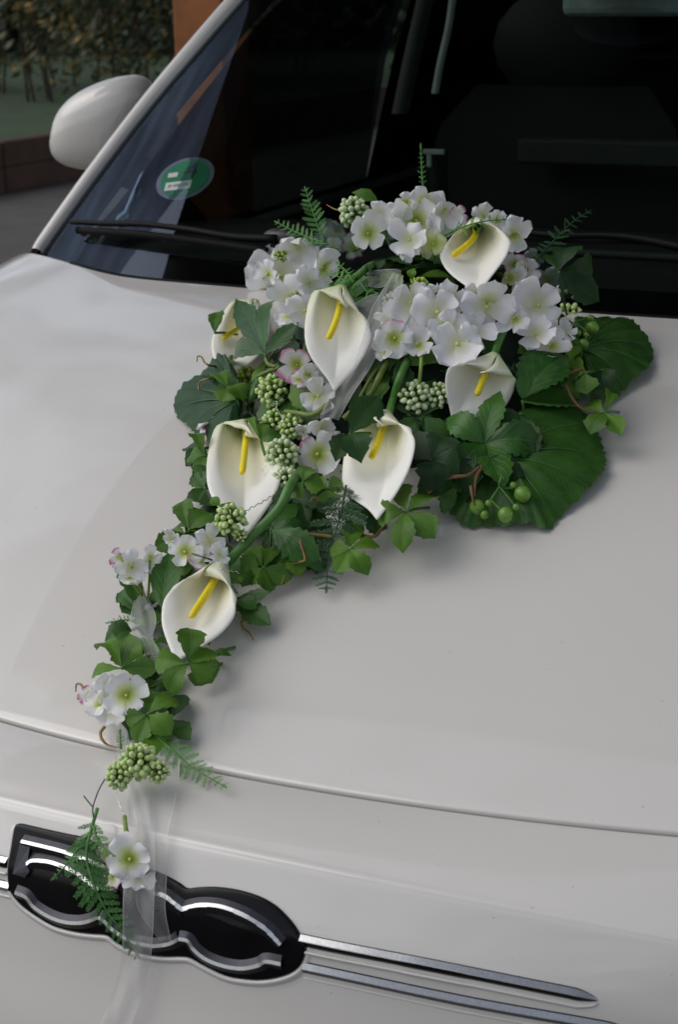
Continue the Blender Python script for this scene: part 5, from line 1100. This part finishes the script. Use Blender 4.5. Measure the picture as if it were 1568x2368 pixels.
def vine(label, path, r=.003): return cord('vine', label, path, r, 'olive', 'stem', 'olive vine stems', taper=False)
vine('thick olive vine stem beside the long ribbon', [(3, 1180, 1570, 2), (3, 1270, 1490, 6), (3, 1360, 1400, 6), (3, 1410, 1300, 4), (3, 1460, 1210, -4)])
vine('thin olive vine stem next to the thick one', [(3, 1230, 1540, -2), (3, 1330, 1350, 0), (3, 1420, 1215, -8)], .0017)
vine('arched lime stem above the twin bud cluster', [(5, 850, 405, 8), (5, 930, 415, 14), (5, 1020, 425, 14), (5, 1110, 370, 8), (5, 1150, 330, 0)], .0026)
vine('lime stem bending to the curling florets', [(3, 630, 1300, 4), (3, 700, 1265, 8), (3, 770, 1240, 6)], .0022)
vine('lime hook stem under the glossy dark leaves', [(3, 680, 1180, 14), (3, 690, 1215, 14), (3, 730, 1235, 12), (3, 760, 1225, 6)], .002)
vine('lime forked stalk holding the drooping floret', [(5, 600, 430, 14), (5, 560, 480, 14), (5, 500, 500, 18), (5, 440, 560, 16)], .002)

# --- wires
wire('silver wire looping round the calla stem above the twin bud cluster', [(5, 560, 470, 18), (5, 570, 420, 20), (5, 620, 413, 20), (5, 665, 455, 20), (5, 705, 455, 20)])
wire('silver wire running from the ribbon to the twin bud cluster', [(5, 795, 340, 22), (5, 795, 390, 22), (5, 830, 440, 24), (5, 830, 470, 22)])
wire('silver wire across the tip of the hanging calla lily', [(5, 835, 895, 26), (5, 720, 975, 26), (5, 600, 1040, 26), (5, 480, 1112, 'b', 62)])
wire('silver wire across the base of the trailing calla lily', [(7, 700, 520, 'b', 30), (7, 800, 470, 'b', 40), (7, 960, 410, 'b', 48), (7, 1040, 415, 'b', 46), (7, 1140, 432, 'b', 34)])
wire('silver wire hanging between the lowest buds and the hanging floret', [(8, 535, 175, 'f', 14), (8, 545, 230, 'f', 8), (8, 560, 270, 'f', 8), (8, 572, 312, 'f', 12)], .0003)
cord('dark_wire', 'thin dark wire holding the hanging fern', [(8, 485, 135, 'f', 14), (8, 455, 190, 'f', 12), (8, 430, 265, 'f', 12), (8, 432, 310, 'f', 14)], .0005, 'iron', 'wire', 'thin dark wires', taper=False)
cord('dark_wire', 'short loose end of dark wire above the hanging fern', [(8, 388, 214, 'f', 12), (8, 410, 242, 'f', 12), (8, 430, 266, 'f', 12)], .0005, 'iron', 'wire', 'thin dark wires', taper=False)
cord('dark_wire', 'straight dark wire beside the lowest creeper leaf', [(7, 400, 1380, 'b', 18), (7, 420, 1450, 'b', 16), (7, 435, 1510, 'b', 12)], .0005, 'iron', 'wire', 'thin dark wires', taper=False)

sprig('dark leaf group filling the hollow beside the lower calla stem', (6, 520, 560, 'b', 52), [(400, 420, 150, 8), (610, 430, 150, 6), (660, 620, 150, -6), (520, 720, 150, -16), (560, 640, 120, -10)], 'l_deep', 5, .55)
sprig('dark leaf pair between the broad round leaf and a calla rim', (6, 560, 740, 'b', 26), [(470, 640, 130, 6), (640, 640, 140, 4), (640, 780, 120, -8)], 'l_dark', 5, .55)
sprig('green leaf group under the lowest mound edge', (6, 180, 860, 'b', 24), [(60, 800, 120, 4), (300, 900, 120, -6), (240, 760, 110, 6), (100, 930, 100, -8)], 'l_dark', 5, .55)
sprig('mid green leaf group beside the whitish bud cluster', (5, 960, 860, 'b', 70), [(880, 960, 110, -10), (1100, 880, 130, -6), (1020, 760, 110, 4)], 'l_mid', 5, .55)
sprig('mid green leaves under the half hidden calla lily tip', (5, 480, 250, 'b', 52), [(380, 180, 120, -8), (580, 330, 140, -6), (440, 350, 130, -10)], 'l_mid', 5, .55)
sprig('green leaves along the trail above the single berry', (7, 860, 470, 'b', 24), [(760, 420, 110, 4), (820, 560, 110, -4), (960, 520, 110, 2)], 'l_dark', 5, .55)
sprig('green leaves under the lime centred floret spray', (7, 720, 430, 'b', 26), [(610, 330, 130, 4), (600, 470, 120, -4), (830, 400, 110, 4)], 'l_mid', 5, .55)
sprig('dark leaves at the lower edge of the looped ribbon', (7, 620, 1120, 'b', 14), [(540, 1030, 110, 4), (700, 1190, 120, -4), (560, 1210, 110, -4)], 'l_dark', 5, .55)
head('white florets crowding the wiper side of the pure white hydrangea', [(3, 880, 470, 120, 'w', ('d', 1.66), (.0, .9)), (3, 690, 640, 105, 'w', ('d', 1.64), (-.8, .3))], core=(3, 900, 640, 'd', 1.69), stalk=False)
sprig('green leaves between the drooping floret and the hanging calla lily', (5, 330, 690, 'b', 30), [(220, 700, 110, -6), (270, 560, 100, 2), (300, 830, 120, -8)], 'l_mid', 5, .58)
sprig('green leaves on the bonnet side of the hanging calla lily', (5, 330, 900, 'b', 24), [(260, 800, 110, 2), (400, 1010, 130, -4), (290, 980, 110, -6)], 'l_dark', 5, .58)
sprig('green leaves beside the bare floret stalks', (7, 460, 620, 'b', 16), [(350, 560, 110, 4), (380, 690, 110, -2), (500, 720, 110, -2)], 'l_dark', 5, .58)
sprig('fresh green leaves below the looped ribbon', (7, 520, 980, 'b', 26), [(430, 930, 110, 4), (560, 1090, 120, -6), (470, 1090, 110, -6)], 'l_mid', 5, .6)
sprig('fresh green leaves beyond the green creeper leaf', (7, 900, 1060, 'b', 18), [(1010, 1010, 120, 2), (960, 1140, 120, -6), (850, 1160, 110, -6)], 'l_mid', 5, .6)
sprig('green leaves over the lower end of the long green stem', (7, 1140, 430, 'b', 26), [(1240, 330, 120, 6), (1230, 480, 120, -4), (1080, 500, 100, -2)], 'l_mid', 5, .6)
sprig('pale green leaf group along the lower mound edge', (5, 880, 1330, 'b', 24), [(760, 1300, 120, 2), (940, 1460, 130, -8), (1000, 1330, 120, -2), (850, 1450, 110, -8)], 'l_mid', 5, .6)
sprig('green leaves under the pink and lime marked floret', (5, 1120, 900, 'b', 52), [(1020, 840, 110, 4), (1220, 860, 120, 2), (1130, 1010, 120, -10)], 'l_mid', 5, .58)
